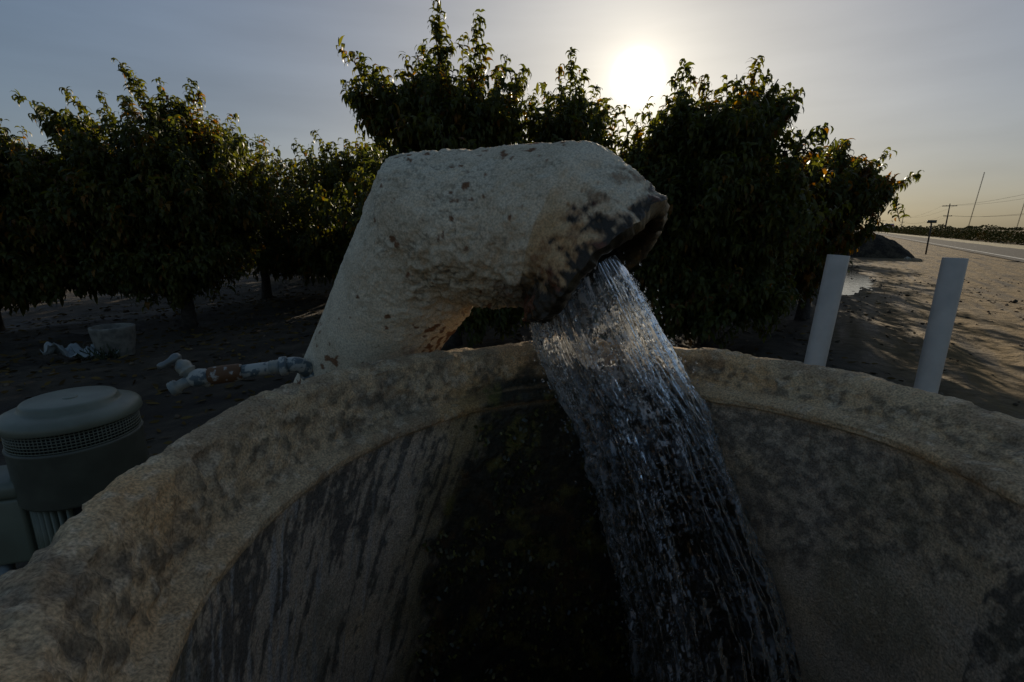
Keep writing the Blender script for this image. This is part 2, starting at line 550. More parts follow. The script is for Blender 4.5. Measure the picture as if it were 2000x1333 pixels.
# profile: (key radius, key height, rows) walked from the outside foot over the rim and down the bore
def prof_at(theta):
    """key points for every angle: arrays (K, NA, 2)"""
    c, s = np.cos(theta), np.sin(theta)
    ledge_z = -0.072 + 0.030 * c - 0.008 * s              # the joint ledge is not quite level
    ro = 0.575 + 0.006 * np.sin(3 * theta + 1)
    one = np.ones_like(theta)
    rl = 0.028 * np.clip(np.cos(theta - R(240)), 0, 1) ** 3      # ledge runs wider on the near side
    K = [(ro * 1.0, -1.22 * one), (ro, -0.35 * one), (ro, -0.030 * one), (ro - 0.012, -0.006 * one),
         (ro - 0.030, 0.0 * one), (0.530 * one, -0.001 * one), (0.512 * one, -0.010 * one), (0.500 * one, 0.35 * ledge_z - 0.004),
         (0.483 + rl * .6, ledge_z + 0.012), (0.470 + rl, ledge_z + 0.002), (0.456 + rl, ledge_z - 0.001),
         (0.449 + rl, ledge_z - 0.009), (0.450 + rl, ledge_z - 0.019),
         (0.4585 + rl, ledge_z - 0.023), (0.4600 + rl, ledge_z - 0.05), (0.461 + rl, -1.28 * one)]
    rows = [3, 8, 4, 5, 8, 8, 9, 18, 8, 7, 7, 8, 4, 8, 170]
    return K, rows
K, rows = prof_at(th)
RR, ZZ, SS = [], [], []
for i, n in enumerate(rows):
    for j in range(n):
        t = j / n
        if i == len(rows) - 1: t = t ** 1.25
        RR.append(K[i][0] * (1 - t) + K[i + 1][0] * t)
        ZZ.append(K[i][1] * (1 - t) + K[i + 1][1] * t)
        SS.append(i + t)
RR.append(K[-1][0]); ZZ.append(K[-1][1]); SS.append(len(rows))
RR, ZZ, SS = np.array(RR).T, np.array(ZZ).T, np.array(SS)      # (NA, NP)
NP_ = RR.shape[1]
TH = np.repeat(th[:, None], NP_, 1)
S2 = np.repeat(SS[None, :], NA, 0)
v0 = np.stack([BC[0] + RR * np.cos(TH), BC[1] + RR * np.sin(TH), RIM + ZZ], 2).reshape(-1, 3)
S1, T1, Z1 = S2.ravel(), TH.ravel(), ZZ.ravel()
def grid_normals(v, nu, nv, wrap_u):
    g3 = v.reshape(nu, nv, 3)
    du = (np.roll(g3, -1, 0) - np.roll(g3, 1, 0)) if wrap_u else np.gradient(g3, axis=0)
    dv = np.gradient(g3, axis=1)
    n = np.cross(du, dv)
    n /= np.linalg.norm(n, axis=2, keepdims=True) + 1e-12
    return n.reshape(-1, 3)
nr = -grid_normals(v0, NA, NP_, True)
if np.mean(nr[(S1 > 4.2) & (S1 < 4.8)][:, 2]) < 0: nr = -nr
left = sm(-0.2, -0.8, np.cos(T1))                      # left side as the camera sees it: more broken
rimw = sm(2.0, 3.0, S1) * (1 - sm(5.5, 7.0, S1))
sock = sm(5.5, 7.0, S1) * (1 - sm(8.2, 9.2, S1))
ledge = sm(8.5, 9.2, S1) * (1 - sm(11.5, 12.5, S1))
bore = sm(12.5, 13.5, S1)
outer = 1 - sm(1.5, 2.5, S1)
n_a = fbm(v0, 7, 4, 1); n_b = fbm(v0, 28, 4, 2); n_c = fbm(v0, 90, 3, 3); n_d = fbm(v0, 14, 4, 9)
pit = np.clip(fbm(v0, 22, 3, 6) - 0.35, 0, 1)
sock_amt = sock * (1 - 0.25 * left)
disp = rimw * (0.0032 * n_a + 0.0011 * n_b + 0.0010 * n_c) * (1 + 0.9 * left)
disp += rimw * left * -0.010 * pit
chip = sm(0.30, 0.42, fbm(v0, 11, 3, 15)) * (1 - sm(3.5, 5.0, S1)) * sm(1.6, 2.4, S1)
disp -= chip * (0.010 + 0.004 * n_b) * (0.3 + 0.7 * left)
flk = sm(0.02, 0.07, fbm(v0, 9, 5, 16)) + sm(0.30, 0.34, fbm(v0, 9, 5, 16))
disp += (rimw + 0.8 * ledge + 0.6 * sock) * 0.0022 * flk
disp += outer * (0.006 * n_a + 0.003 * n_b)
disp += sock_amt * (0.0022 * n_a + 0.0026 * n_b + 0.0034 * n_c - 0.013 * pit)
disp += ledge * (0.003 * n_d + 0.0018 * n_b + 0.0014 * n_c)
disp += bore * (0.0025 * n_a + 0.0012 * n_b + 0.0008 * n_c)
# diagonal tool marks on the bore
stri = fbm(np.stack([T1 * 46 + Z1 * 24, Z1 * 3.0, T1 * 0.5], 1), 1.0, 3, 21)
disp += bore * 0.0011 * stri
# wet algae patch under the spout
ang = np.degrees(np.mod(T1, 2 * math.pi))
edge_n = 4.5 * fbm(v0, 6, 4, 12) + 3.0 * n_b + 1.5 * n_c
lo_edge = 67 + 4 * Z1
hi_edge = np.interp(Z1, [-1.2, -0.66, -0.49, -0.37, -0.27, -0.17, -0.11, -0.05], [150, 141, 135, 130, 124, 118, 115, 107])
moss = sm(hi_edge + 3.5, hi_edge - 3.5, ang + edge_n) * sm(lo_edge - 4, lo_edge + 4, ang + edge_n)
moss *= sm(-0.035, -0.065, Z1 + 0.010 * n_b)
moss *= np.clip(bore + ledge + sock, 0, 1)
disp += moss * (0.004 * np.abs(n_b) + 0.004 * np.abs(n_c))
v1 = v0 + nr * disp[:, None]
# colours of the concrete and of what grows on it
n_1, n_2, n_3 = fbm(v0, 3.0, 4, 40), fbm(v0, 11, 5, 41), fbm(v0, 40, 4, 42)
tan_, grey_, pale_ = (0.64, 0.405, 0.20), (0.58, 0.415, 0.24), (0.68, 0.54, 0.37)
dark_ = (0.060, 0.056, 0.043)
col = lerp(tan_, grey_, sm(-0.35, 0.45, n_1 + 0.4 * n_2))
col = lerp(col, (0.27, 0.185, 0.11), sm(0.15, 0.7, n_2 + 0.3 * n_1) * 0.6 * (rimw + ledge))
lich = sm(-0.15, 0.75, n_2 * 0.10 + 0.5 * n_3 + 0.8 * n_c + 0.10 * sock + 0.12 * sm(-0.2, 0.5, fbm(v0, 4, 3, 77)))
col = lerp(col, dark_, lich * (0.16 * rimw * left + 0.66 * sock + 0.16 * ledge))
col = lerp(col, (0.12, 0.115, 0.10), sm(0.02, 0.25, pit) * 0.35 * (sock + rimw))
# bore
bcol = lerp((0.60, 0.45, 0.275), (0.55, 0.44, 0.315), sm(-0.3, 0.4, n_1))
rt = sm(100, 60, ang)                                         # right-hand part of the bore
bn = fbm(np.stack([T1 * 7 + Z1 * 3, Z1 * 6.0, T1 * 0], 1), 1.0, 5, 51) + 0.35 * n_3
drk_r = sm(-0.03, 0.03, Z1 + 0.15 + 0.0047 * np.where(ang > 300, ang - 360, ang) + 0.06 * bn)               # dark growth above a ragged line
dg = fbm(np.stack([T1 * 30 + Z1 * 34 + 1.2 * n_1, Z1 * 9.0, T1 * 2], 1), 1.0, 5, 53)
drk_l = sm(-0.2, 0.35, 0.35 * bn + 0.9 * dg + 0.35 * n_c + 0.75 * sm(-0.50, -0.12, Z1 + 0.10 * bn) * sm(128, 158, ang) - 0.36)
drk = rt * drk_r * sm(-0.9, 0.5, 0.15 * n_2 + 0.6 * n_3 + 0.9 * n_c) * 0.80 + (1 - rt) * drk_l
bcol = lerp(bcol, (0.10, 0.090, 0.075), drk * 0.85)
scr = sm(0.28, 0.55, stri + 0.5 * n_2) * sm(130, 165, ang) * (1 - sm(235, 260, ang))
bcol = lerp(bcol, (0.46, 0.44, 0.40), scr * 0.7)
bcol = lerp(bcol, (0.17, 0.155, 0.085), sm(0.1, 0.6, fbm(v0, 6, 3, 60)) * 0.35)
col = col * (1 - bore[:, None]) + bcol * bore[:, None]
spk = sm(0.45, 0.62, fbm(v0, 70, 2, 65))
col = lerp(col, pale_, spk * 0.45 * (1 - moss))
mcol = lerp((0.045, 0.040, 0.025), (0.14, 0.12, 0.035), sm(0.1, 0.7, fbm(v0, 24, 5, 66)))
mcol = lerp(mcol, (0.12, 0.07, 0.03), sm(0.5, 0.75, fbm(v0, 17, 4, 67)) * 0.5)
col = lerp(col, mcol, moss)
rg = 0.92 - 0.55 * moss * sm(-0.3, 0.4, n_3)
# damp halo round the patch
halo = sm(hi_edge + 16, hi_edge, ang + edge_n) * sm(lo_edge - 14, lo_edge, ang + edge_n) * sm(-0.03, -0.09, Z1)
col = lerp(col, col * np.array([0.55, 0.54, 0.42]), halo * (1 - moss))
basin = Thing('concrete_basin', (BC[0], BC[1], 0), 'large round weathered concrete basin standing under the spout, rim chipped and stained', 'basin')
F = grid_faces(NA, NP_, wrap_u=True)
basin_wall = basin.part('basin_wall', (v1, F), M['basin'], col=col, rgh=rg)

# tufts of moss on the wet patch
rs = np.random.RandomState(3)
M['moss'] = attr_mat('wet_moss', grain=(200, 0.7, 1.4), bumps=((300, 0.5, 0.002),), spec=0.6)
idx = np.where((moss > 0.75) & (bore > 0.5) & (Z1 > -1.05))[0]
idx = rs.choice(idx, 5200, replace=False)
idx = idx[fbm(v1[idx], 9, 3, 71) > 0.0]
q = v1[idx]; inward = np.stack([BC[0] - q[:, 0], BC[1] - q[:, 1], np.zeros(len(q))], 1)
inward /= np.linalg.norm(inward, axis=1, keepdims=True)
nT = len(q)
dv = inward + rs.normal(0, 0.8, (nT, 3)) + np.array([0, 0, -0.5]); dv /= np.linalg.norm(dv, axis=1, keepdims=True)
sv = np.cross(dv, rs.normal(0, 1, (nT, 3))); sv /= np.linalg.norm(sv, axis=1, keepdims=True)
ln = rs.uniform(0.004, 0.012, nT)[:, None]
tv = np.stack([q - sv * ln * 0.35, q + sv * ln * 0.35, q + dv * ln + sv * ln * 0.3, q + dv * ln * 1.1 - sv * ln * 0.3], 1).reshape(-1, 3)
tf = np.arange(nT * 4).reshape(-1, 4)
tcol = np.repeat(lerp((0.040, 0.038, 0.014), (0.20, 0.18, 0.035), rs.rand(nT) ** 2.5), 4, 0)
mo = basin.part('moss', (tv, tf), M['moss'], col=tcol, rgh=np.full(nT * 4, 0.35))
mo['kind'] = 'stuff'

# water standing in the basin
m, nt, b = newmat('pool_water')
b.inputs['Base Color'].default_value = (0.010, 0.012, 0.009, 1)
b.inputs['Roughness'].default_value = 0.05
bump(nt, b, [(noise(nt, 18, 4), 0.6, 0.02)])
nn = 96
pv = [(BC[0], BC[1], 0.16)] + [(BC[0] + 0.4545 * math.cos(2 * math.pi * k / nn), BC[1] + 0.4545 * math.sin(2 * math.pi * k / nn), 0.16) for k in range(nn)]
o = mk('pool_water', pv, [[0, 1 + k, 1 + (k + 1) % nn] for k in range(nn)], m, base=(BC[0], BC[1], 0.16)); o['kind'] = 'structure'

# ------------------------------------------------------------------ gooseneck discharge pipe
PR = 0.163
J1 = P(850, 450, 1.09); J2 = P(1104, 451, 0.975); EE = P(1184, 532, 0.945)
QR = P(718, 700, 1.28)
G1 = QR + (QR - J1) * (0.90 - QR[2]) / (QR[2] - J1[2]); G0 = np.array([G1[0], G1[1], -0.05])
def unit(a): return np.asarray(a) / np.linalg.norm(a)
dR, dB, dS = unit(J1 - G1), unit(J2 - J1), unit(EE - J2)
PATH = [G0, G1, J1, J2, EE]
SEGMAP = ([0, 1, 2, 2.0001, 3, 3.0001, 4], [0, 1, 2, 3, 4, 5, 6])
def sweep(path, r, na, step, first_dir=None):
    """mitred tube; returns rows of rings and the segment number of each row"""
    path = [np.asarray(p) for p in path]
    dirs = [unit(path[i + 1] - path[i]) for i in range(len(path) - 1)]
    x, y, _ = basis(dirs[0])
    a = np.linspace(0, 2 * math.pi, na, endpoint=False)
    ring = path[0] + (np.cos(a)[:, None] * x + np.sin(a)[:, None] * y) * r
    rows, seg, cen = [], [], []
    for i, d in enumerate(dirs):
        n = unit(d + dirs[i + 1]) if i + 1 < len(dirs) else d
        t = ((path[i + 1] - ring) @ n) / (d @ n)
        end = ring + d * t[:, None]
        k = max(3, int(np.linalg.norm(path[i + 1] - path[i]) / step))
        for j in range(k):
            s = j / k
            rows.append(ring * (1 - s) + end * s); seg.append(i + s)
            cen.append(path[i] * (1 - s) + path[i + 1] * s)
        ring = end
    rows.append(ring); seg.append(float(len(dirs))); cen.append(path[-1])
    return np.array(rows), np.array(seg), np.array(cen)
NG = 300
rowsG, segG, cenG = sweep(PATH, PR, NG, 0.0034)
segG = np.interp(segG, *SEGMAP)
# soften the corners a little along the pipe
sm_r = rowsG.copy()
for _ in range(22):
    sm_r[1:-1] = 0.5 * sm_r[1:-1] + 0.25 * (sm_r[:-2] + sm_r[2:])
rowsG = sm_r
rscale = 1 - 0.12 * sm(2.3, 1.2, segG)              # the riser is a little slimmer than the coated barrel
rowsG = cenG[:, None] + (rowsG - cenG[:, None]) * rscale[:, None, None]
nG = len(rowsG)
gv = rowsG.reshape(-1, 3)
gn = grid_normals(np.transpose(rowsG, (1, 0, 2)).reshape(-1, 3), NG, nG, True).reshape(NG, nG, 3).transpose(1, 0, 2).reshape(-1, 3)
cen = np.repeat(cenG[:, None], NG, 1).reshape(-1, 3)
if np.mean(np.sum(gn * (gv - cen), 1)) < 0: gn = -gn
seg = np.repeat(segG[:, None], NG, 1).ravel()
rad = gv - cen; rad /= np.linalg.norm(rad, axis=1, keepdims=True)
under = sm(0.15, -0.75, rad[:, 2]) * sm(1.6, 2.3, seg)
lower = sm(2.0, 1.55, seg)                                   # the steel lower riser is smoother
tip = sm(4.9, 5.9, seg)                                      # last part of the spout
a1, a2, a3 = fbm(gv, 9, 4, 100), fbm(gv, 34, 4, 101), fbm(gv, 110, 3, 102)
crk = 1 - np.abs(fbm(gv * np.array([1, 1, 1.6]), 42, 3, 103)); crk = sm(0.80, 0.97, crk)
d_ = (0.0030 * a1 + 0.0024 * a2 + 0.0012 * a3) * (1 - 0.75 * lower)
d_ += under * (0.0065 * a1 + 0.0065 * a2 + 0.0028 * a3 - 0.004 * crk)
d_ -= 0.0030 * crk * sm(-0.1, 0.3, a1) * (1 - lower)
d_ += tip * (0.006 * fbm(gv, 16, 4, 104) + 0.003 * a2)
# mineral crust hanging under the barrel end
d_ += 0.014 * sm(0.1, 0.7, fbm(gv, 20, 3, 105)) * under * sm(3.4, 4.2, seg)
flkp = fbm(gv, 13, 5, 130); flkp2 = fbm(gv, 21, 5, 131)
d_ += (sm(0.0, 0.035, flkp) * 0.0022 + sm(0.15, 0.18, flkp2) * 0.0018) * (1 - 0.85 * lower)
gv1 = gv + gn * d_[:, None]
lipn = fbm(gv, 11, 4, 106)
endw = sm(5.5, 6.0, seg)
gv1 += dS * (0.012 * lipn * endw + 0.004 * a2 * endw)[:, None]
c1, c2, c3 = fbm(gv, 5, 4, 110), fbm(gv, 16, 5, 111), fbm(gv, 60, 3, 112)
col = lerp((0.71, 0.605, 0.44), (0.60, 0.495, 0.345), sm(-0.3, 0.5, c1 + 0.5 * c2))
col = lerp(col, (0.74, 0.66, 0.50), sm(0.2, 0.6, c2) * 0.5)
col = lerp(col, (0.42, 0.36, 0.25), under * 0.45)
col = lerp(col, (0.14, 0.125, 0.09), crk * (0.50 + 0.40 * under) * (1 - lower) * sm(-0.2, 0.3, c2 + 0.4 * under))
rust = sm(0.70, 0.84, fbm(gv, 62, 2, 113) + 0.45 * fbm(gv, 6, 2, 114)) + sm(0.92, 0.98, fbm(gv, 34, 2, 118) + 0.5 * fbm(gv, 6, 2, 114))
rust = np.clip(rust, 0, 1)
col = lerp(col, (0.17, 0.065, 0.022), rust * 0.9)
rust2 = sm(0.55, 0.85, fbm(gv, 17, 4, 115)) * sm(2.4, 1.9, seg) * sm(-0.3, 0.5, rad[:, 0])
col = lerp(col, (0.20, 0.085, 0.035), rust2 * 0.6)
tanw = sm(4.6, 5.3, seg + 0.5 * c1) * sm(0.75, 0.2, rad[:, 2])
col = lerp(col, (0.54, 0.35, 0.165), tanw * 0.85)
# wet black growth along the lower lip
down = np.sum(rad * unit(np.array([-0.35, -0.5, -0.8])), 1)
wex = (seg - 5.35) * 1.3 + 0.55 * down + 0.45 * c2 + 0.35 * c1 + 0.35 * c3 + 0.2 * a3 - 0.36
wet = sm(0.12, 0.30, wex) * sm(4.0, 5.0, seg)
col = lerp(col, (0.26, 0.135, 0.06), sm(-0.12, 0.12, wex + 0.15 * c3) * sm(4.0, 5.0, seg) * 0.6)
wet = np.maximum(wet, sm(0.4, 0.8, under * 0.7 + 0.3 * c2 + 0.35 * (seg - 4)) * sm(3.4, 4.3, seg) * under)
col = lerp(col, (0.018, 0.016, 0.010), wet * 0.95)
col = lerp(col, (0.16, 0.06, 0.03), wet * sm(0.3, 0.6, fbm(gv, 30, 3, 117)) * 0.8)
col = lerp(col, (0.24, 0.095, 0.04), sm(0.35, 0.6, fbm(gv, 21, 4, 119)) * sm(4.8, 5.3, seg) * sm(0.5, -0.1, rad[:, 2]) * 0.75 * (1 - wet))
rgG = 0.85 - 0.6 * wet
goose = Thing('discharge_pipe', (G0[0], G0[1], 0), 'thick whitewashed gooseneck pipe, cracked and rust-spotted, bent over the basin rim', 'pipe')
def rows_slice(i0, i1):
    return slice(i0 * NG, (i1 + 1) * NG)
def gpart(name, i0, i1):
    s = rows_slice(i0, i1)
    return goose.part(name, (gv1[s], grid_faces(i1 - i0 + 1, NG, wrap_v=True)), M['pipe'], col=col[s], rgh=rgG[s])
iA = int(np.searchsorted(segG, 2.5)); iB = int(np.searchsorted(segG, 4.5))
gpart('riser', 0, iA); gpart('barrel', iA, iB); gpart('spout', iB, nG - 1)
# lip and inside of the spout
PI_ = 0.132
inn, segI, cenI = sweep(PATH, PI_, NG, 0.010)
segI = np.interp(segI, *SEGMAP)
i0 = int(np.searchsorted(segI, 3.2))
inn = inn[i0:][::-1]
outer_ring = gv1.reshape(nG, NG, 3)[-1]
inn = inn + 0
inn[0] = inn[0] + dS * (0.012 * lipn.reshape(nG, NG)[-1])[:, None] + dS * 0.004
ringm = []
for t in (0.25, 0.5, 0.75):
    rr = outer_ring * (1 - t) + inn[0] * t
    rr = rr + dS * (0.006 * math.sin(math.pi * t) + 0.004 * fbm(rr, 60, 3, 120))[:, None]
    ringm.append(rr)
lipv = np.concatenate([[outer_ring], ringm, inn]).reshape(-1, 3)
lipv = lipv + 0.002 * np.stack([fbm(lipv, 50, 3, s) for s in (1, 2, 3)], 1) * (np.arange(len(lipv)) >= NG)[:, None]
nL = 4 + len(inn)
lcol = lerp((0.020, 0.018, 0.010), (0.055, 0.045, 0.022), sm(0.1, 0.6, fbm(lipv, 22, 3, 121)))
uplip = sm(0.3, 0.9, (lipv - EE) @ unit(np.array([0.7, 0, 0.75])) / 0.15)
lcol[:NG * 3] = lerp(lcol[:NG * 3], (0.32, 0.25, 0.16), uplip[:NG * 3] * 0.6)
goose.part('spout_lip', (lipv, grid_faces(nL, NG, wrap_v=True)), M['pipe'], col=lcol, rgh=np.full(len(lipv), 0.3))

# ------------------------------------------------------------------ falling water
m, nt, b = newmat('falling_water')
b.inputs['Base Color'].default_value = (0.93, 0.96, 0.98, 1)
b.inputs['Roughness'].default_value = 0.015
b.inputs['IOR'].default_value = 1.33
b.inputs['Transmission Weight'].default_value = 1.0
M['water'] = m
# white streaks and flecks painted in for glints on the stream
a = nt.nodes.new('ShaderNodeAttribute'); a.attribute_name = 'rgh'
df = nt.nodes.new('ShaderNodeBsdfDiffuse'); df.inputs[0].default_value = (0.93, 0.93, 0.93, 1)
tl = nt.nodes.new('ShaderNodeBsdfTranslucent'); tl.inputs[0].default_value = (0.93, 0.93, 0.93, 1)
ms = nt.nodes.new('ShaderNodeMixShader'); ms.inputs[0].default_value = 0.5
nt.links.new(df.outputs[0], ms.inputs[1]); nt.links.new(tl.outputs[0], ms.inputs[2])
mx = nt.nodes.new('ShaderNodeMixShader')
nt.links.new(a.outputs['Fac'], mx.inputs[0])
nt.links.new(b.outputs[0], mx.inputs[1]); nt.links.new(ms.outputs[0], mx.inputs[2])
nt.links.new(mx.outputs[0], nt.nodes['Material Output'].inputs[0])

LR = [((1060, 590), (1200, 500), .952), ((1040, 624), (1224, 530), .945), ((1058, 690), (1266, 605), .932), ((1096, 765), (1308, 692), .915),
      ((1140, 860), (1366, 800), .89), ((1172, 960), (1416, 920), .865), ((1206, 1090), (1472, 1050), .83),
      ((1230, 1200), (1524, 1165), .80), ((1244, 1333), (1566, 1310), .765), ((1252, 1480), (1596, 1470), .73), ((1252, 1700), (1616, 1690), .69)]
def at_y(u, v, y):
    r = P(u, v, 1.0) - np.array([0, 0, CAMZ])
    return r * (y / r[1]) + np.array([0, 0, CAMZ])
cl = np.array([at_y(*l, y) for l, r, y in LR]); cr = np.array([at_y(*r, y) for l, r, y in LR])
key = np.linspace(0, 1, len(LR))
NS, NW = 700, 420
ss = np.linspace(0, 1, NS)
def interp3(k, a, s):
    # smooth through the key points
    return np.stack([np.interp(s, k, a[:, i]) for i in range(3)], 1)
def smooth_rows(a, n):
    for _ in range(n):
        a[1:-1] = 0.5 * a[1:-1] + 0.25 * (a[:-2] + a[2:])
    return a
Ls, Rs = smooth_rows(interp3(key, cl, ss), 360), smooth_rows(interp3(key, cr, ss), 360)
Cc, Aa = (Ls + Rs) / 2, (Rs - Ls) / 2
tang = np.gradient(Cc, axis=0)
tang = tang / np.linalg.norm(tang, axis=1, keepdims=True)
Bb = np.cross(tang, Aa); Bb /= np.linalg.norm(Bb, axis=1, keepdims=True)
thick = np.interp(ss, [0, 0.1, 0.4, 1], [0.050, 0.052, 0.045, 0.055])
ph = np.linspace(0, 2 * math.pi, NW, endpoint=False)
def se(x, p): return np.sign(x) * np.abs(x) ** p
wv = Cc[:, None] + Aa[:, None] * se(np.cos(ph), 0.8)[None, :, None] + (Bb * thick[:, None])[:, None] * se(np.sin(ph), 0.75)[None, :, None]
ru = (Bb * thick[:, None])[:, None] * np.sin(ph)[None, :, None] / 0.05 + Aa[:, None] / np.linalg.norm(Aa, axis=1)[:, None, None] * np.cos(ph)[None, :, None]
ru = ru / np.linalg.norm(ru, axis=2, keepdims=True)
alng = np.concatenate([[0], np.cumsum(np.linalg.norm(np.diff(Cc, axis=0), axis=1))])
Ag = np.repeat(alng[:, None], NW, 1).ravel(); Pg = np.repeat(ph[None], NS, 0).ravel()
cs, sn = np.cos(Pg), np.sin(Pg)
q1 = np.stack([cs * 7, sn * 4, Ag * 4.0], 1)
q2 = np.stack([cs * 19 + 1.2 * fbm(q1, 1.0, 2, 5), sn * 7, Ag * 9.0], 1)
q3 = np.stack([cs * 30, sn * 12, Ag * 26], 1)
w1 = fbm(q1, 1, 3, 200); w2 = fbm(q2, 1, 4, 201); w3 = fbm(q3, 1, 3, 202)
rip = 1 - np.abs(w3)
grow = sm(0.0, 0.25, Ag) 
lump = fbm(np.stack([cs * 9 + 0.8 * w1, sn * 5, Ag * 13], 1), 1, 3, 206)
dw = 0.0065 * lump * sm(0.05, 0.35, Ag) + (0.008 * w1 + 0.0036 * w2) * (0.35 + 0.65 * grow) + 0.0042 * grow * (rip - 0.6) * sm(-0.3, 0.4, fbm(q1 + 9, 1.0, 3, 203) + 0.25 * sm(0.3, 0.8, Ag))
fine = fbm(np.stack([cs * 60, sn * 25, Ag * 60], 1), 1, 2, 204)
dw += 0.0018 * fine * grow
# ragged left edge
dw += 0.008 * np.clip(fbm(np.stack([cs * 6, sn * 6, Ag * 18], 1), 1, 3, 205), -0.2, 1) * sm(-0.6, -0.98, cs)
wv = wv.reshape(-1, 3) + ru.reshape(-1, 3) * dw[:, None]
painted_glint = sm(0.25, 0.8, w2 + 0.5 * fbm(np.stack([cs * 40, sn * 12, Ag * 7], 1), 1, 3, 207)) * sm(0.0, 0.5, w1 + 0.2)  # diffuse white share of the surface, painted where glints would show
painted_glint = painted_glint * (0.16 + 0.15 * fine) * sm(0.0, 0.1, Ag)
fl1 = 1 - np.abs(fbm(np.stack([cs * 16 + 0.8 * w1, sn * 8, Ag * 11.0], 1), 1, 3, 210))
fl2 = 1 - np.abs(fbm(np.stack([cs * 26 + 1.2 * w2, sn * 10, Ag * 22], 1), 1, 2, 211))
patch = sm(-0.25, 0.5, fbm(np.stack([cs * 5, sn * 3, Ag * 5], 1), 1, 3, 212) + 0.35 * sm(0.45, 0.1, Ag))
painted_glint = np.maximum(painted_glint, 0.22 * sm(0.90, 0.995, fl1) * patch)
painted_glint = np.maximum(painted_glint, 0.8 * sm(0.92, 0.995, fl2) * sm(-0.1, 0.5, patch - 0.3 + 0.5 * w1))
fk = fbm(np.stack([cs * 40 + 2.0 * w2, sn * 18, Ag * 52], 1), 1, 2, 220)
fk2 = 1 - np.abs(fbm(np.stack([cs * 15 + 1.6 * w3, sn * 7, Ag * 21], 1), 1, 3, 221))
fk3 = 1 - np.abs(fbm(np.stack([cs * 34 + 1.8 * w1, sn * 12, Ag * 18], 1), 1, 3, 223))
cl_ = sm(-0.15, 0.45, fbm(np.stack([cs * 4.5, sn * 3, Ag * 6], 1), 1, 3, 222))
painted_glint = np.maximum(painted_glint * (1 - 0.25 * sm(0.2, 0.5, Ag)), 1.0 * sm(0.46, 0.60, fk) * (0.3 + 0.7 * cl_))
painted_glint = np.maximum(painted_glint, 1.0 * sm(0.935, 0.985, fk2) * (0.25 + 0.75 * cl_))
painted_glint = np.maximum(painted_glint, 0.28 * sm(0.94, 0.995, fk3) * (1 - 0.6 * cl_))
painted_glint = np.maximum(painted_glint, 0.35 * sm(0.955, 0.995, np.abs(cs)) * sm(-.3, .3, w3))
painted_glint = np.maximum(painted_glint, 0.18 * sm(0.30, 0.70, lump + 0.5 * fk) * (0.3 + 0.7 * cl_))
painted_glint = np.clip(painted_glint + 0.07 * sm(0.32, 0.08, Ag) * sm(0.0, 0.06, Ag) * sm(-.2, .6, w2), 0.0, 1.0)
stream = Thing('water_stream', (float(Cc[-1][0]), float(Cc[-1][1]), 0.16), 'clear stream of water pouring from the spout down into the basin', 'water')
stream.part('water_sheet', (wv, grid_faces(NS, NW, wrap_v=True)), M['water'], rgh=painted_glint)
# drops thrown off the edges
rs = np.random.RandomState(11)
ico = bmesh.new(); bmesh.ops.create_icosphere(ico, subdivisions=1, radius=1.0)
iv = np.array([v_.co[:] for v_ in ico.verts]); if_ = np.array([[v_.index for v_ in f_.verts] for f_ in ico.faces]); ico.free()
dvv, dff = [], []
for k in range(420):
    i = int(rs.uniform(0.05, 0.85) * NS)
    side = -1 if rs.rand() < 0.65 else 1
    p = Cc[i] + Aa[i] * side * (1.0 + abs(rs.normal(0, 0.06))) + rs.normal(0, 0.012, 3)
    r = rs.uniform(0.0008, 0.0026)
    st = 1 + rs.rand() * 1.5
    v_ = iv * r
    v_ = v_ + np.outer((v_ @ tang[i]) * (st - 1), tang[i])
    dff.append(if_ + len(dvv) * len(iv)); dvv.append(v_ + p)
front = np.where(sn < 0)[0] if np.mean((wv[sn < 0] @ np.array([0, 1.0, 0]))) < np.mean((wv[sn > 0] @ np.array([0, 1.0, 0]))) else np.where(sn > 0)[0]
front = front[(Ag[front] > 0.04)]
wgt = np.clip(cl_[front] + 0.25, 0.05, 1); wgt = wgt / wgt.sum()
for j in rs.choice(front, 2600, p=wgt):  # small beads added over the front face for sparkle
    r = rs.uniform(0.0008, 0.0024); st = 1 + rs.rand() * 2.2
    i = int(j // NW)
    v_ = iv * r
    v_ = v_ + np.outer((v_ @ tang[i]) * (st - 1), tang[i])
    dff.append(if_ + len(dvv) * len(iv)); dvv.append(v_ + wv[j] + ru.reshape(-1, 3)[j] * r * rs.uniform(.3, 3))
dr = stream.part('droplets', (np.concatenate(dvv), np.concatenate(dff)), M['water'], rgh=np.zeros(len(dvv) * len(iv)))
dr['kind'] = 'stuff'

# ------------------------------------------------------------------ garden tap on the riser
tA, tB = P(395, 737, 1.10), P(548, 716, 1.15)
tap = Thing('garden_tap', tuple(tB), 'paint-flaked garden tap with rusty collar on a short pipe beside the riser', 'tap')
ax = tB - tA; Ltap = np.linalg.norm(ax); axu = ax / Ltap
def ptap(s): return tA + axu * s
# nipple from collar to elbow
tap.part('pipe_nipple', lathe(ptap(0.080), axu, [(0, .0155), (Ltap - 0.080, .0150)], 28), M['steel_paint'])
tap.part('collar', lathe(ptap(0.012), axu, [(0, .0165), (0.003, .0195), (0.012, .0205), (0.055, .0205), (0.066, .0195), (0.070, .0168)], 28), M['rust'])
tap.part('thread', lathe(ptap(Ltap - 0.024), axu, [(0, .0156), (.004, .0172), (.007, .0160), (.010, .0174), (.014, .0160), (.018, .0174), (.024, .0165)], 28), M['brass'])
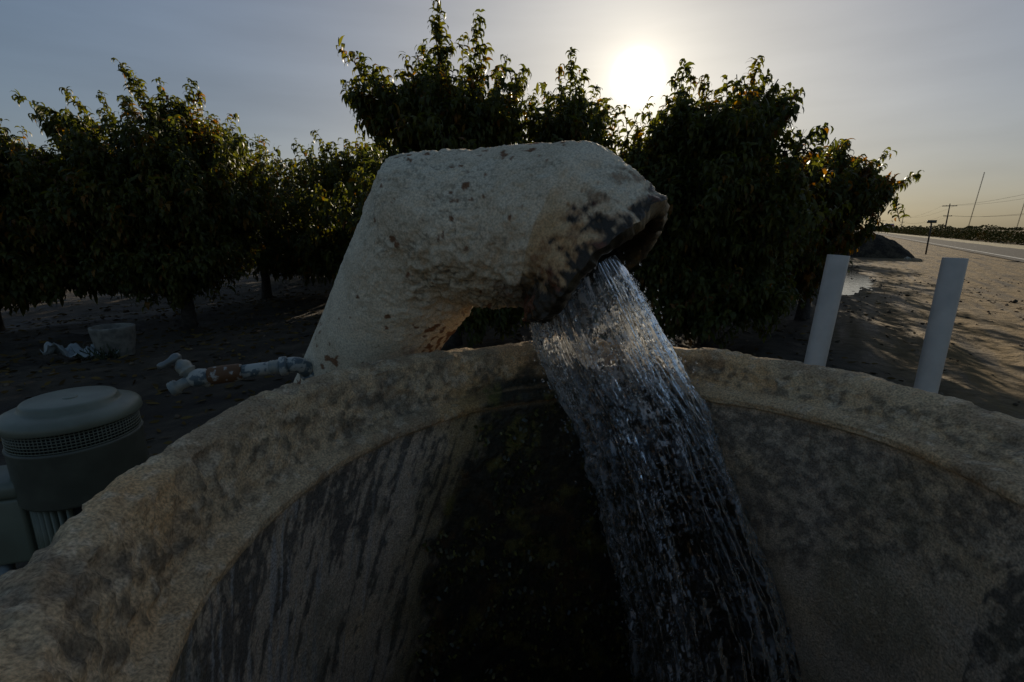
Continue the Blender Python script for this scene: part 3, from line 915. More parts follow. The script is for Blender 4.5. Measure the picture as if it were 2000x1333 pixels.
# elbow: bell, bend, lower bell, then a nipple into the riser
q0 = tB; e1 = q0 + axu * 0.030
dn = unit(np.array([0.25, 0.55, -0.75]))
bend = [q0 + axu * 0.006]
for k in range(9):
    a = k / 8 * math.pi / 2
    bend.append(e1 - axu * 0.004 + axu * 0.018 * math.sin(a) + dn * 0.018 * (1 - math.cos(a)))
bend.append(bend[-1] + dn * 0.022)
el = join(lathe(q0 - axu * 0.002, axu, [(0, .0195), (.002, .0225), (.016, .0225), (.019, .0195)], 28), tube(bend, [.0188] * len(bend), 24),
          lathe(bend[-1] - dn * 0.010, dn, [(0, .0195), (.002, .0222), (.016, .0222), (.018, .0195)], 28))
tap.part('elbow', el, M['steel_paint'])
tail0 = bend[-1] + dn * 0.006
tap.part('tail_pipe', tube([tail0, tail0 + dn * 0.05, tail0 + unit(np.array([0.8, 0.5, -0.2])) * 0.14], .015, 18), M['steel_paint'])
# valve body, outlet, bonnet and handle
vb = ptap(-0.016)
outd = unit(P(338, 762, 1.085) - P(385, 738, 1.10)); bond = unit(P(345, 700, 1.095) - P(382, 740, 1.10))
body = join(lathe(ptap(0.014), -axu, [(0, .015), (.006, .0185), (.020, .0205), (.034, .0185), (.042, .012), (.046, .004)], 28))
vbody = tap.part('valve_body', body, M['steel_paint'])
tap.part('outlet', lathe(vb, outd, [(0, .013), (.022, .0125), (.034, .0120), (.036, .0165), (.0385, .0175), (.041, .0160), (.0435, .0178), (.046, .0162), (.0485, .0176), (.051, .0165)], 28), M['brass'])
tap.part('bonnet', lathe(vb, bond, [(0, .015), (.018, .0140), (.020, .0172), (.023, .0180), (.025, .0155), (.030, .0165), (.034, .0172), (.039, .0165), (.044, .0135), (.048, .0085), (.056, .0065), (.060, .006)], 28), M['brass'])
hc = vb + bond * 0.060
hdir = unit(P(316, 714, 1.07) - P(352, 694, 1.10))
h0, h1 = hc - hdir * 0.012, hc + hdir * 0.040
hp = [h0 + (h1 - h0) * s for s in (0, .06, .18, .32, .5, .7, .86, .96, 1)]
tap.part('handle', join(tube(hp, [.003, .0085, .0115, .0105, .0072, .0070, .0082, .0070, .003], 18), lathe(hc - bond * 0.006, bond, [(0, .007), (.012, .0085), (.016, .006)], 18)), M['plate'])

# ------------------------------------------------------------------ pump motor
mc = P(140, 795, 1.70)
mx_, my_ = mc[0], mc[1]
mz = mc[2]
MR = 0.186
motor = Thing('pump_motor', (mx_, my_, 0), 'teal vertical pump motor with domed lid and mesh band behind the basin', 'motor')
up = (0, 0, 1)
def ml(prof, n=72, cap=True): return lathe((mx_, my_, mz), up, prof, n, cap)
motor.part('lid', ml([(-.034, MR - .006), (-.034, MR + .008), (-.030, MR + .011), (-.010, MR + .009), (.0, MR + .002), (.009, MR - .018), (.014, MR - .042), (.016, MR - .050),
                      (.030, MR - .053), (.036, MR - .058), (.039, MR - .070), (.042, .06), (.043, .03), (.0432, .002)]), M['motor'])
motor.part('lifting_dimple', lathe((mx_ + .02, my_ - .02, mz + .0415), up, [(0, .022), (.003, .020), (.0045, .014)], 24), M['motor'])
# mesh band: inner dark drum, wires up and round
motor.part('inner_drum', ml([(-.14, MR - .022), (-.03, MR - .022)], 48), M['motor_dark'])
bars = []
nb = 96
for k in range(nb):
    a = 2 * math.pi * k / nb
    p0 = np.array([mx_ + (MR - .006) * math.cos(a), my_ + (MR - .006) * math.sin(a), mz - .036])
    bars.append(tube([p0, p0 - np.array([0, 0, .070])], .0023, 4))
for z in np.arange(-.044, -.105, -.0105):
    a = np.linspace(0, 2 * math.pi, 97)
    bars.append(tube(np.stack([mx_ + (MR - .005) * np.cos(a), my_ + (MR - .005) * np.sin(a), np.full(97, mz + z)], 1), .0021, 4, False))
sb = motor.part('mesh_screen', join(*bars), M['motor']); sb['kind'] = 'stuff'
motor.part('drum', ml([(-.100, MR - .006), (-.100, MR), (-.106, MR + .003), (-.112, MR), (-.290, MR - .001), (-.300, MR - .006), (-.300, MR - .06)], 72, False), M['motor_drum'])
av = math.atan2(-my_, -mx_)
def drum_box(da, z, s, out=0.0):
    a = av + da
    return box((mx_ + (MR + out) * math.cos(a), my_ + (MR + out) * math.sin(a), mz + z), s, a, 0.002)
motor.part('latch', drum_box(0.55, -.262, (.012, .060, .024), 0.002), M['motor'])
motor.part('bolt', drum_box(0.95, -.235, (.008, .012, .012), 0.002), M['motor_dark'])
motor.part('lower_housing', ml([(-.30, MR - .052), (-.62, MR - .052), (-.63, MR - .03), (-.66, MR - .03), (-.67, MR - .06), (-.70, MR - .06)], 48), M['motor_dark'])
fin_v = None
for k in range(44):
    a = 2 * math.pi * (k + .5) / 44
    da = (a - av + math.pi) % (2 * math.pi) - math.pi
    if -0.35 < da < 0.40: continue
    motor.part('fin', box((mx_ + (MR - .038) * math.cos(a), my_ + (MR - .038) * math.sin(a), mz - .46), (.034, .007, .318), a), M['motor'])
motor.part('name_plate', box((mx_ + (MR - .040) * math.cos(av + .02), my_ + (MR - .040) * math.sin(av + .02), mz - .42), (.030, .15, .15), av, 0.003), M['plate'])
motor.part('pump_head', lathe((mx_, my_, -0.03), up, [(0, .30), (.05, .30), (.055, .20), (max(.1, mz - .70 + .03), .19)], 40), M['motor'])
jb = np.array([mx_ - 0.20, my_ - 0.10, mz - 0.235])
motor.part('junction_box', join(box(jb, (.20, .19, .060), 0.3, 0.020), box(jb - np.array([0, 0, .15]), (.18, .17, .24), 0.3, 0.012)), M['motor'])
motor.part('conduit', tube([jb - np.array([0.0, 0.05, .26]), jb - np.array([0.0, 0.06, .5]), jb - np.array([0.02, 0.06, jb[2] + .02])], .022, 14), M['plate'])

# ------------------------------------------------------------------ white posts
def post(u, v, t, lean, label, r=0.053):
    top = P(u, v, t)
    base = np.array([top[0] - lean[0] * top[2], top[1] - lean[1] * top[2], 0.0])
    T = Thing('plastic_post', tuple(base), label, 'post', 'white plastic posts behind the basin')
    d = unit(top - base); L = np.linalg.norm(top - base)
    T.part('tube_wall', lathe(base - d * 0.25, d, [(0, r), (L + .248, r), (L + .25, r - .001), (L + .25, r - .005), (L + .248, r - .0058), (L + .05, r - .006), (L - 0.2, r - .006)], 56, False), M['pvc'])
    T.part('end_cap', lathe(base - d * 0.25 + d * (L + 0.16), d, [(0, r - .008), (.004, r - .0065)], 40), M['plate'])
post(1638, 499, 2.62, (0.085, 0.02), 'white plastic post nearer the spout, right of the stream')
post(1866, 504, 2.52, (0.03, 0.01), 'white plastic post farther from the spout, at the road side')

# ------------------------------------------------------------------ concrete riser and plastic sheet among the trees
pb = Pz(229, 692, 0.02)
def ringpot(c, prof_o, prof_i, n=40):
    V1, F1 = lathe(c, up, prof_o + prof_i, n, False)
    V1 = V1 + 0.006 * np.stack([fbm(V1, 9, 3, s) for s in (7, 8, 9)], 1)
    return V1, F1
pot = Thing('irrigation_riser', tuple(pb), 'grey concrete pot-shaped irrigation riser on the dark orchard floor', 'riser')
pot.part('riser_wall', ringpot(pb, [(-.05, .17), (.05, .175), (.20, .205), (.30, .215), (.325, .218), (.335, .212)], [(.335, .185), (.325, .178), (.1, .15), (-.02, .15)]), M['pot'])
M['weed'] = plain('dark_weed', (0.035, 0.05, 0.015), rough=0.7)
rs = np.random.RandomState(5)
wvv, wff = [], []
for k in range(90):
    p = pb + np.array([rs.normal(0.02, .10), -.19 + rs.normal(0, .05), 0.0])
    d = unit(np.array([rs.normal(0, .5), rs.normal(0, .5), 1.2])); L = rs.uniform(.06, .20)
    s = unit(np.cross(d, rs.normal(0, 1, 3))) * .006
    n0 = len(wvv) * 4
    wvv.append(np.array([p - s, p + s, p + d * L + s * .3 + np.array([0, 0, -.02]), p + d * L - s * .3]))
    wff.append([n0, n0 + 1, n0 + 2, n0 + 3])
o = mk('weeds', np.concatenate(wvv), wff, M['weed'], base=tuple(pb))
tag(o, 'dark weed tuft against the foot of the concrete riser', 'weeds', kind='stuff')
# crumpled sheet
sp = Pz(165, 695, 0.03)
nx, ny = 40, 26
gxx, gyy = np.meshgrid(np.linspace(-.42, .42, nx), np.linspace(-.16, .16, ny), indexing='ij')
pv = np.stack([gxx.ravel(), gyy.ravel(), np.zeros(nx * ny)], 1)
pz = np.abs(fbm(pv, 4.5, 4, 300)) * 0.13 + 0.015
pv[:, 1] *= (1 - 0.5 * np.abs(pv[:, 0]) / .42) + 0.25 * fbm(pv, 3, 2, 301)
pv[:, 2] = pz
hole = (np.hypot((gxx.ravel() + .08) / .16, gyy.ravel() / .08) < 1)
pv[hole, 2] *= 0.15
F = grid_faces(nx, ny)
o = mk('plastic_sheet', pv + sp, F, M['plastic'], base=tuple(sp))
md = o.modifiers.new('t', 'SOLIDIFY'); md.thickness = 0.002
tag(o, 'crumpled pale plastic sheet lying beside the concrete riser', 'plastic sheet')

# ------------------------------------------------------------------ peach trees
def make_leaves(p, d, L, W, curl, rs):
    n = len(p)
    dn_ = np.array([0, 0, -1.0])
    side = np.cross(d, rs.normal(0, 1, (n, 3)) * 0.7 + np.array([0, 0, 1.0])); side /= np.linalg.norm(side, axis=1, keepdims=True) + 1e-9
    wp = [0.30, 0.95, 1.0, 0.62]
    c = p.copy(); dd = d.copy()
    V = []
    for k in range(4):
        V.append(c - side * (W * wp[k])[:, None]); V.append(c + side * (W * wp[k])[:, None])
        c = c + dd * (L / 4)[:, None]
        dd = dd + dn_ * curl[:, None]
        dd /= np.linalg.norm(dd, axis=1, keepdims=True)
        # the tips curl back under
        if k >= 1:
            back = -d * np.array([1, 1, 0.2]) * (curl * 0.75)[:, None]
            dd = dd + back; dd /= np.linalg.norm(dd, axis=1, keepdims=True)
    V.append(c)
    V = np.stack(V, 1)                      # n, 9, 3
    b = np.arange(n)[:, None] * 9
    q = np.concatenate([b + np.array([0, 1, 3, 2]), b + np.array([2, 3, 5, 4]), b + np.array([4, 5, 7, 6]), b + np.array([6, 7, 8, 8])], 0)
    return V.reshape(-1, 3), q

GREEN = [(0.036, 0.044, 0.011), (0.066, 0.072, 0.015), (0.108, 0.100, 0.018), (0.14, 0.11, 0.02), (0.20, 0.09, 0.018)]
def tree(base, blobs, tips, nsh, label, seed, autumn=0.06, leaf=0.165, name='peach_tree', lps=34, twigs=(), trunk_h=0.7):
    rs = np.random.RandomState(seed)
    base = np.asarray(base, float)
    T = Thing(name, tuple(base), label, 'tree', 'peach trees of the orchard')
    blobs = [(np.asarray(c, float), np.asarray(r, float)) for c, r in blobs]
    vol = np.array([np.prod(r) ** 0.75 for c, r in blobs]); vol /= vol.sum()
    # trunk and scaffold limbs
    fork = base + np.array([0, 0, trunk_h])
    parts = [tube([base - np.array([0, 0, .15]), base + np.array([0.01, 0.0, .1]), base + np.array([.02, .01, trunk_h * .6]), fork], [.13, .105, .085, .09], 10)]
    limbs = []
    for c, r in blobs:
        for k in range(2):
            e = c + r * rs.normal(0, 0.25, 3) + np.array([0, 0, r[2] * .25])
            mid = (fork * 0.55 + e * 0.45) + np.array([rs.normal(0, .1), rs.normal(0, .1), -.10])
            parts.append(tube([fork - np.array([0, 0, .05]), mid, e], [.060, .040, .014], 7))
            limbs.append((mid, e))
    T.part('trunk', join(*parts), M['bark'])
    # shoots
    roots, ends, dens = [], [], []
    bi = rs.choice(len(blobs), nsh, p=vol)
    for k in range(nsh):
        c, r = blobs[bi[k]]
        d = unit(rs.normal(0, 1, 3)); d[2] = d[2] * 0.9 + 0.15
        rr = rs.uniform(0.45, 1.0) ** 0.6
        e = c + d * r * rr * (1 + 0.14 * rs.normal())
        L = rs.uniform(0.30, 0.62)
        dirn = unit(d * r + np.array([0, 0, 0.55 * np.linalg.norm(r)]) + rs.normal(0, .22, 3))
        if d[2] < -0.2: dirn = unit(d * r + np.array([0, 0, -0.15]) + rs.normal(0, .2, 3))
        roots.append(e - dirn * L); ends.append(e); dens.append(lps)
    for k in range(int(nsh * 0.15)):
        c, r = blobs[rs.choice(len(blobs), p=vol)]
        d = unit(rs.normal(0, 1, 3)); d[2] = abs(d[2]) * 0.8 + 0.1
        e = c + d * r * rs.uniform(1.05, 1.5)
        dirn = unit(d * r + np.array([0, 0, 0.45 * np.linalg.norm(r)]) + rs.normal(0, .15, 3))
        L = rs.uniform(0.45, 0.8)
        roots.append(e - dirn * L); ends.append(e); dens.append(int(lps * 1.3))
    for tp in tips:
        e = np.asarray(tp[0], float); rt = np.asarray(tp[1], float)
        roots.append(rt); ends.append(e); dens.append(int(np.linalg.norm(e - rt) * tp[2] * 1.5))
    roots, ends = np.array(roots), np.array(ends)
    # stems
    sv, sf = [], []
    for rt, e in zip(roots, ends):
        mid = (rt + e) / 2 + np.array([rs.normal(0, .02), rs.normal(0, .02), .02])
        v_, f_ = tube([rt, mid, e], [.007, .005, .002], 3, False)
        sf += [[i + 9 * len(sv) for i in q_] for q_ in f_]; sv.append(v_)
    for a_, b_ in twigs:
        a_, b_ = np.asarray(a_, float), np.asarray(b_, float)
        n0 = 9 * len(sv)
        md_ = (a_ + b_) / 2 + (rs.normal(0, .03, 3))
        v_, f_ = tube([a_, md_, b_], [.011, .007, .003], 3, False)
        sf += [[i + n0 for i in q_] for q_ in f_]; sv.append(v_)
        for k in range(4):
            s = rs.uniform(.3, .85); p_ = a_ * (1 - s) + b_ * s
            v_, f_ = tube([p_, p_ + rs.normal(0, .04, 3), p_ + unit(b_ - a_) * .12 + rs.normal(0, .06, 3)], [.004, .003, .002], 3, False)
            sf += [[i + 9 * len(sv) for i in q_] for q_ in f_]; sv.append(v_)
    T.part('branches', (np.concatenate(sv), sf), M['bark'], smooth=False)['kind'] = 'stuff'
    # leaves spiral along every shoot
    si = np.repeat(np.arange(len(roots)), dens)
    n = len(si)
    s = rs.uniform(0.02, 1.03, n)
    axd = (ends - roots)[si]; Ls_ = np.linalg.norm(axd, axis=1, keepdims=True); axd = axd / Ls_
    p = roots[si] + (ends - roots)[si] * s[:, None] + rs.normal(0, .006, (n, 3))
    rnd = rs.normal(0, 1, (n, 3)); rnd -= axd * np.sum(rnd * axd, 1, keepdims=True); rnd /= np.linalg.norm(rnd, axis=1, keepdims=True)
    d = rnd * rs.uniform(.7, 1.0, n)[:, None] + axd * rs.uniform(.25, .8, n)[:, None]
    d /= np.linalg.norm(d, axis=1, keepdims=True)
    L = leaf * rs.uniform(.6, 1.2, n) * (1 - 0.3 * np.clip(s - .75, 0, 1) * 2)
    W = L * rs.uniform(.11, .16, n)
    curl = rs.uniform(.35, .95, n)
    V, F = make_leaves(p, d, L, W, curl, rs)
    shoot_t = rs.rand(len(roots))
    pal = np.array(GREEN)
    tt = np.clip(0.55 * shoot_t[si] + 0.45 * rs.rand(n), 0, 1)
    au = (rs.rand(n) < autumn * (0.3 + 3.2 * (shoot_t[si] > 0.78)))
    c_ = np.stack([np.interp(tt * 2.4, np.arange(5), pal[:, i]) for i in range(3)], 1)
    c_[au] = np.array([(0.17, 0.07, 0.014)]) * rs.uniform(.6, 1.3, (au.sum(), 1)) + np.array([0, 0.03, 0]) * rs.rand(au.sum(), 1)
    o = T.part('crown', (V, F), M['leaf'], smooth=False, col=np.repeat(c_, 9, 0))
    return T

def blob(u, v, t, ru, rv, rd):
    """crown lobe: centre seen at (u, v) at t metres, half sizes in photo pixels across and up, depth in metres"""
    return (P(u, v, t), (ru * t / FOC, rd, rv * t / FOC))
def tipp(u, v, t, u0, v0, t0, dens=62):
    return (P(u, v, t), P(u0, v0, t0), dens)
def gnd(u, t):
    q = P(u, 447, t); return (q[0], q[1], 0.0)

# middle tree: tall shoots against the sky
tree(gnd(880, 6.0), [blob(860, 265, 5.9, 130, 95, .9), blob(745, 215, 5.8, 60, 60, .5), blob(950, 235, 6.0, 80, 85, .8), blob(800, 430, 5.9, 130, 120, .9), blob(960, 420, 6.0, 120, 130, .9), blob(840, 200, 5.9, 60, 60, .5), blob(880, 520, 6.0, 150, 80, .8), blob(950, 590, 5.9, 110, 45, .6)],
     [tipp(858, 6, 5.7, 862, 210, 5.8, 80), tipp(850, 40, 5.7, 866, 190, 5.8, 60), tipp(880, 75, 5.7, 862, 150, 5.8, 80), tipp(826, 80, 5.7, 856, 170, 5.8, 60), tipp(938, 28, 5.8, 912, 215, 5.9, 80), tipp(950, 90, 5.8, 920, 210, 5.9, 70), tipp(905, 70, 5.8, 905, 230, 5.9, 60),
      tipp(664, 92, 5.6, 760, 200, 5.8, 70), tipp(700, 110, 5.6, 770, 210, 5.8), tipp(668, 165, 5.6, 740, 250, 5.8), tipp(690, 160, 5.7, 735, 250, 5.8), tipp(793, 108, 5.7, 800, 230, 5.8), tipp(815, 118, 5.8, 815, 230, 5.9), tipp(740, 130, 5.7, 770, 230, 5.8), tipp(975, 135, 6, 950, 240, 6), tipp(1030, 140, 6, 960, 240, 6, 70), tipp(1018, 170, 6, 960, 260, 6)],
     720, 'tallest peach tree, two upright leafy shoots rising directly behind the pipe', 1)
# tree between the middle one and the sun
tree(gnd(1110, 6.8), [blob(1110, 275, 6.7, 85, 75, .9), blob(1075, 380, 6.7, 110, 110, .9), blob(1180, 400, 6.7, 110, 130, .9), blob(1130, 235, 6.6, 48, 50, .5), blob(1150, 520, 6.6, 150, 80, .8)],
     [tipp(1116, 100, 6.6, 1112, 240, 6.7, 80), tipp(1092, 130, 6.6, 1100, 250, 6.7, 70), tipp(1138, 140, 6.6, 1120, 250, 6.7, 70), tipp(1165, 168, 6.6, 1135, 270, 6.7, 60), tipp(1060, 165, 6.6, 1090, 270, 6.7, 60), tipp(1180, 190, 6.6, 1170, 290, 6.7, 60), tipp(1040, 190, 6.6, 1090, 300, 6.7, 50)],
     560, 'peach tree seen behind the spout, just left of the low sun', 2)
# right tree under the sun
tree(gnd(1400, 6.1), [blob(1400, 285, 6.0, 130, 80, .9), blob(1465, 230, 6.0, 65, 50, .6), blob(1340, 260, 6.0, 70, 60, .6), blob(1330, 430, 6.0, 120, 130, .9), blob(1440, 440, 5.9, 110, 140, .9), blob(1245, 365, 6.2, 70, 60, .6), blob(1400, 560, 5.8, 120, 50, .7), blob(1290, 540, 6.0, 80, 60, .7), blob(1330, 600, 5.9, 120, 40, .7), blob(1480, 570, 5.9, 70, 45, .6)],
     [tipp(1338, 122, 5.9, 1335, 240, 6.0, 80), tipp(1352, 150, 5.9, 1340, 240, 6.0, 70), tipp(1318, 150, 5.9, 1325, 240, 6.0, 60), tipp(1376, 152, 5.9, 1375, 260, 6, 70), tipp(1478, 116, 5.9, 1450, 230, 6, 80), tipp(1498, 145, 5.9, 1460, 230, 6, 70), tipp(1420, 150, 5.9, 1420, 240, 6, 60), tipp(1542, 172, 5.9, 1470, 250, 6, 70), tipp(1530, 205, 5.9, 1470, 260, 6, 70), tipp(1512, 240, 5.9, 1460, 280, 6, 60), tipp(1450, 150, 5.9, 1440, 230, 6, 60), tipp(1300, 190, 6, 1305, 290, 6, 50), tipp(1264, 202, 6, 1282, 320, 6, 34), tipp(1220, 205, 6.1, 1232, 330, 6.1, 34), tipp(1244, 236, 6.0, 1252, 330, 6.1, 30), tipp(1286, 215, 6.0, 1292, 330, 6.1, 34), tipp(1202, 215, 6.1, 1214, 330, 6.1, 34)],
     1150, 'dense peach tree hanging low, directly beneath and right of the sun', 3)
# orange-tinged tree towards the road
tree(gnd(1590, 7.6), [blob(1540, 385, 7.5, 110, 75, 1.0), blob(1620, 375, 7.4, 75, 65, .9), blob(1500, 480, 7.3, 110, 100, 1.0), blob(1590, 450, 7.5, 70, 60, .8), blob(1560, 540, 7.4, 50, 45, .6), blob(1690, 375, 7.3, 55, 34, .4), blob(1620, 335, 7.3, 45, 40, .5), blob(1500, 345, 7.3, 90, 35, .7)],
     [tipp(1646, 276, 7.2, 1605, 360, 7.4, 75), tipp(1625, 295, 7.2, 1600, 370, 7.4, 75), tipp(1664, 310, 7.2, 1640, 380, 7.3, 70), tipp(1722, 322, 7.2, 1670, 385, 7.3, 75), tipp(1790, 341, 7.2, 1680, 395, 7.3, 80), tipp(1755, 362, 7.2, 1680, 400, 7.3, 70), tipp(1690, 416, 7.3, 1640, 425, 7.3, 50), tipp(1690, 345, 7.2, 1640, 395, 7.3, 70), tipp(1735, 375, 7.2, 1660, 405, 7.3, 60)],
     980, 'peach tree with orange autumn leaves reaching a long bough toward the road', 4, autumn=0.30,
     twigs=[(P(1540, 315, 7.4), P(1570, 253, 7.3)), (P(1470, 310, 7.3), P(1486, 275, 7.3)), (P(1518, 318, 7.3), P(1520, 292, 7.3)), (P(1565, 330, 7.3), P(1570, 316, 7.3))])
# left tree
tree(gnd(340, 7.1), [blob(330, 310, 7.0, 130, 75, 1.1), blob(180, 345, 7.0, 125, 65, 1.0), blob(400, 400, 7.0, 110, 110, 1.0), blob(240, 440, 6.9, 160, 110, 1.0), blob(330, 530, 6.9, 110, 70, .8), blob(345, 245, 7.0, 50, 45, .5), blob(150, 255, 7.0, 60, 28, .4), blob(130, 520, 6.9, 120, 80, .8), blob(420, 500, 7.0, 70, 60, .7)],
     [tipp(232, 120, 6.8, 320, 260, 7.0, 75), tipp(260, 150, 6.8, 320, 250, 7.0, 70), tipp(310, 155, 6.9, 330, 260, 7.0, 70), tipp(376, 158, 6.9, 350, 270, 7, 75), tipp(390, 180, 6.9, 370, 270, 7, 60), tipp(40, 190, 6.8, 190, 265, 7.0, 75), tipp(130, 178, 6.8, 200, 260, 7, 70), tipp(190, 178, 6.8, 230, 270, 7, 70), tipp(68, 225, 6.8, 170, 280, 7, 70), tipp(455, 228, 6.9, 420, 330, 7, 60), tipp(435, 255, 6.9, 410, 330, 7, 60), tipp(470, 300, 6.9, 430, 360, 7, 50), tipp(245, 190, 6.9, 270, 280, 7), tipp(345, 190, 6.9, 335, 260, 7)],
     1150, 'broad peach tree with a long slanting shoot, standing above the concrete riser', 5, autumn=0.10)
# left edge tree
tree(gnd(-60, 6.6), [blob(-60, 330, 6.6, 120, 75, 1.0), blob(10, 420, 6.5, 110, 110, 1.0), blob(-60, 480, 6.5, 110, 100, 1.0), blob(30, 320, 6.6, 50, 40, .6), blob(0, 560, 6.5, 120, 60, .8)],
     [tipp(3, 238, 6.5, -20, 320, 6.6, 60), tipp(22, 268, 6.5, 10, 330, 6.6, 50)], 620, 'peach tree cut by the left edge of the picture', 6)
# trees further down the rows; some unseen ones added to shade the ground
def row_tree(lat, al, h, w, nsh, label, seed, leaf=0.20, lps=20):
    b_ = LA(lat, al)
    c = b_ + np.array([0, 0, h * .52])
    bl = [(c, (w, w, h * .46)), (b_ + np.array([0, 0, h * .28]), (w, w, h * .20))]
    rs = np.random.RandomState(seed)
    for k in range(4):
        a = rs.uniform(0, 6.28)
        bl.append((c + np.array([math.cos(a) * w * .6, math.sin(a) * w * .6, rs.uniform(-.1, .35) * h]), (w * .5, w * .5, h * .22)))
    tree(b_, bl, [], nsh, label, seed, leaf=leaf, lps=lps, autumn=.05)
far = [(-10.2, 5.6, 3.25, 1.7, 460), (-11.6, 10.6, 3.5, 1.8, 380), (-13.4, 8.6, 2.7, 1.6, 320), (-8.0, 10.6, 3.4, 1.6, 380), (-13.6, 14.0, 2.9, 1.7, 300), (-4.6, 10.2, 2.9, 1.4, 320), (-10.6, 16.0, 2.9, 1.7, 260), (-16.5, 12.5, 3.0, 1.8, 260),
       (-1.7, 12.8, 2.7, 1.25, 340), (-1.9, 18.0, 2.8, 1.3, 260), (-2.0, 23.0, 2.9, 1.4, 220), (-2.1, 28.5, 2.9, 1.5, 180), (-2.2, 35, 2.9, 1.6, 150), (-17, 18, 3.0, 2.0, 200), (-14, 21, 3.0, 2.0, 200), (-20, 15, 3.0, 2.0, 220), (-4.5, 15.5, 2.9, 1.6, 300), (-4.6, 21, 2.9, 1.7, 240), (-7.8, 16, 2.9, 1.7, 280), (-7.9, 21.5, 2.9, 1.8, 220), (-5, 27, 2.9, 1.9, 200), (-10.8, 22, 2.9, 1.9, 200), (-8, 27, 2.9, 1.9, 180), (-6.6, 12.0, 2.8, 1.5, 320), (-3.3, 12.6, 2.7, 1.3, 320), (-6.9, 7.4, 2.6, 1.3, 420), (-8.5, 6.4, 3.05, 1.45, 460)]
words = ['peach tree at the row end behind the teal motor, crown half hidden', 'peach tree deep in the alley, right of the broad tree', 'peach tree behind the broad tree at far left', 'peach tree seen in the gap left of the riser pipe', 'hazy peach tree farthest down the alley', 'peach tree screened by the tallest tree behind the pipe', 'small peach tree beyond the gap by the riser pipe', 'distant peach tree behind the left edge tree',
         'peach tree next along the roadside row behind the orange-tinged tree', 'third peach tree along the roadside row', 'fourth peach tree along the roadside row', 'fifth peach tree along the roadside row', 'farthest peach tree along the roadside row', 'remote peach tree at the back of the left rows', 'remote peach tree closing the alley end', 'remote peach tree at the back, far left',
         'unseen peach tree added for shade, second behind the tree beneath the sun', 'unseen peach tree added for shade, third behind the tree beneath the sun', 'peach tree added for shade, second in the row behind the tallest tree', 'peach tree added for shade, third in the row behind the tallest tree', 'unseen peach tree added for shade, fourth behind the tree beneath the sun', 'peach tree fourth back in the gap left of the riser', 'peach tree fourth in the row behind the tallest tree', 'peach tree added to shade the ground seen under the pipe barrel', 'peach tree added for shade close behind the dense low-hanging tree', 'peach tree added for shade beyond the riser pipe, mostly hidden by it', 'bushy peach tree closest to the left side of the riser pipe']
for i, (la, al, h, w, n) in enumerate(far):
    row_tree(la, al, h, w, n, words[i], 50 + i)

# fallen leaves and clods on the orchard floor
rs = np.random.RandomState(21)
n = 9000
la = 1.2 - 14 * np.sqrt(rs.rand(n)) * rs.uniform(.6, 1, n); al = rs.uniform(-4, 16, n)
xy = np.outer(la, ROWSIDE) + np.outer(al, ROWDIR)
keep = np.hypot(xy[:, 0] - BC[0], xy[:, 1] - BC[1]) > .62
xy = xy[keep]; n = len(xy)
p = np.stack([xy[:, 0], xy[:, 1], ground_z(xy[:, 0], xy[:, 1]) + .012], 1)
d = rs.normal(0, 1, (n, 3)); d[:, 2] *= .12; d /= np.linalg.norm(d, axis=1, keepdims=True)
V, F = make_leaves(p, d, rs.uniform(.06, .12, n), rs.uniform(.010, .017, n), rs.uniform(-.12, .12, n), rs)
c_ = lerp((0.05, 0.032, 0.014), (0.15, 0.10, 0.035), rs.rand(n))
o = mk('fallen_leaves', V, F, M['leaf_dull'], smooth=False, col=np.repeat(c_, 9, 0))
tag(o, 'dry fallen leaves scattered over the orchard soil', 'leaves', kind='stuff')
n = 2600
la = rs.uniform(-13, 5.5, n); al = rs.uniform(-3, 20, n)
xy = np.outer(la, ROWSIDE) + np.outer(al, ROWDIR)
xy = xy[np.hypot(xy[:, 0] - BC[0], xy[:, 1] - BC[1]) > .64]; n = len(xy)
r = rs.uniform(.008, .030, n) * (1 + (rs.rand(n) < .06) * 1.0)
zz = ground_z(xy[:, 0], xy[:, 1])
shp = iv[None] * (1 + .3 * rs.normal(0, 1, (n, len(iv), 1))) * np.array([1, 1, .65])
V = (shp * r[:, None, None] + np.stack([xy[:, 0], xy[:, 1], zz + r * .25], 1)[:, None]).reshape(-1, 3)
F = (if_[None] + (np.arange(n) * len(iv))[:, None, None]).reshape(-1, 3)
c_ = np.repeat(lerp((0.06, 0.047, 0.032), (0.16, 0.12, 0.08), rs.rand(n)), len(iv), 0)
o = mk('soil_clods', V, F, M['mound'], col=c_, rgh=np.full(len(V), .95))
tag(o, 'small soil clods and pebbles strewn over the ground', 'clods', kind='stuff')

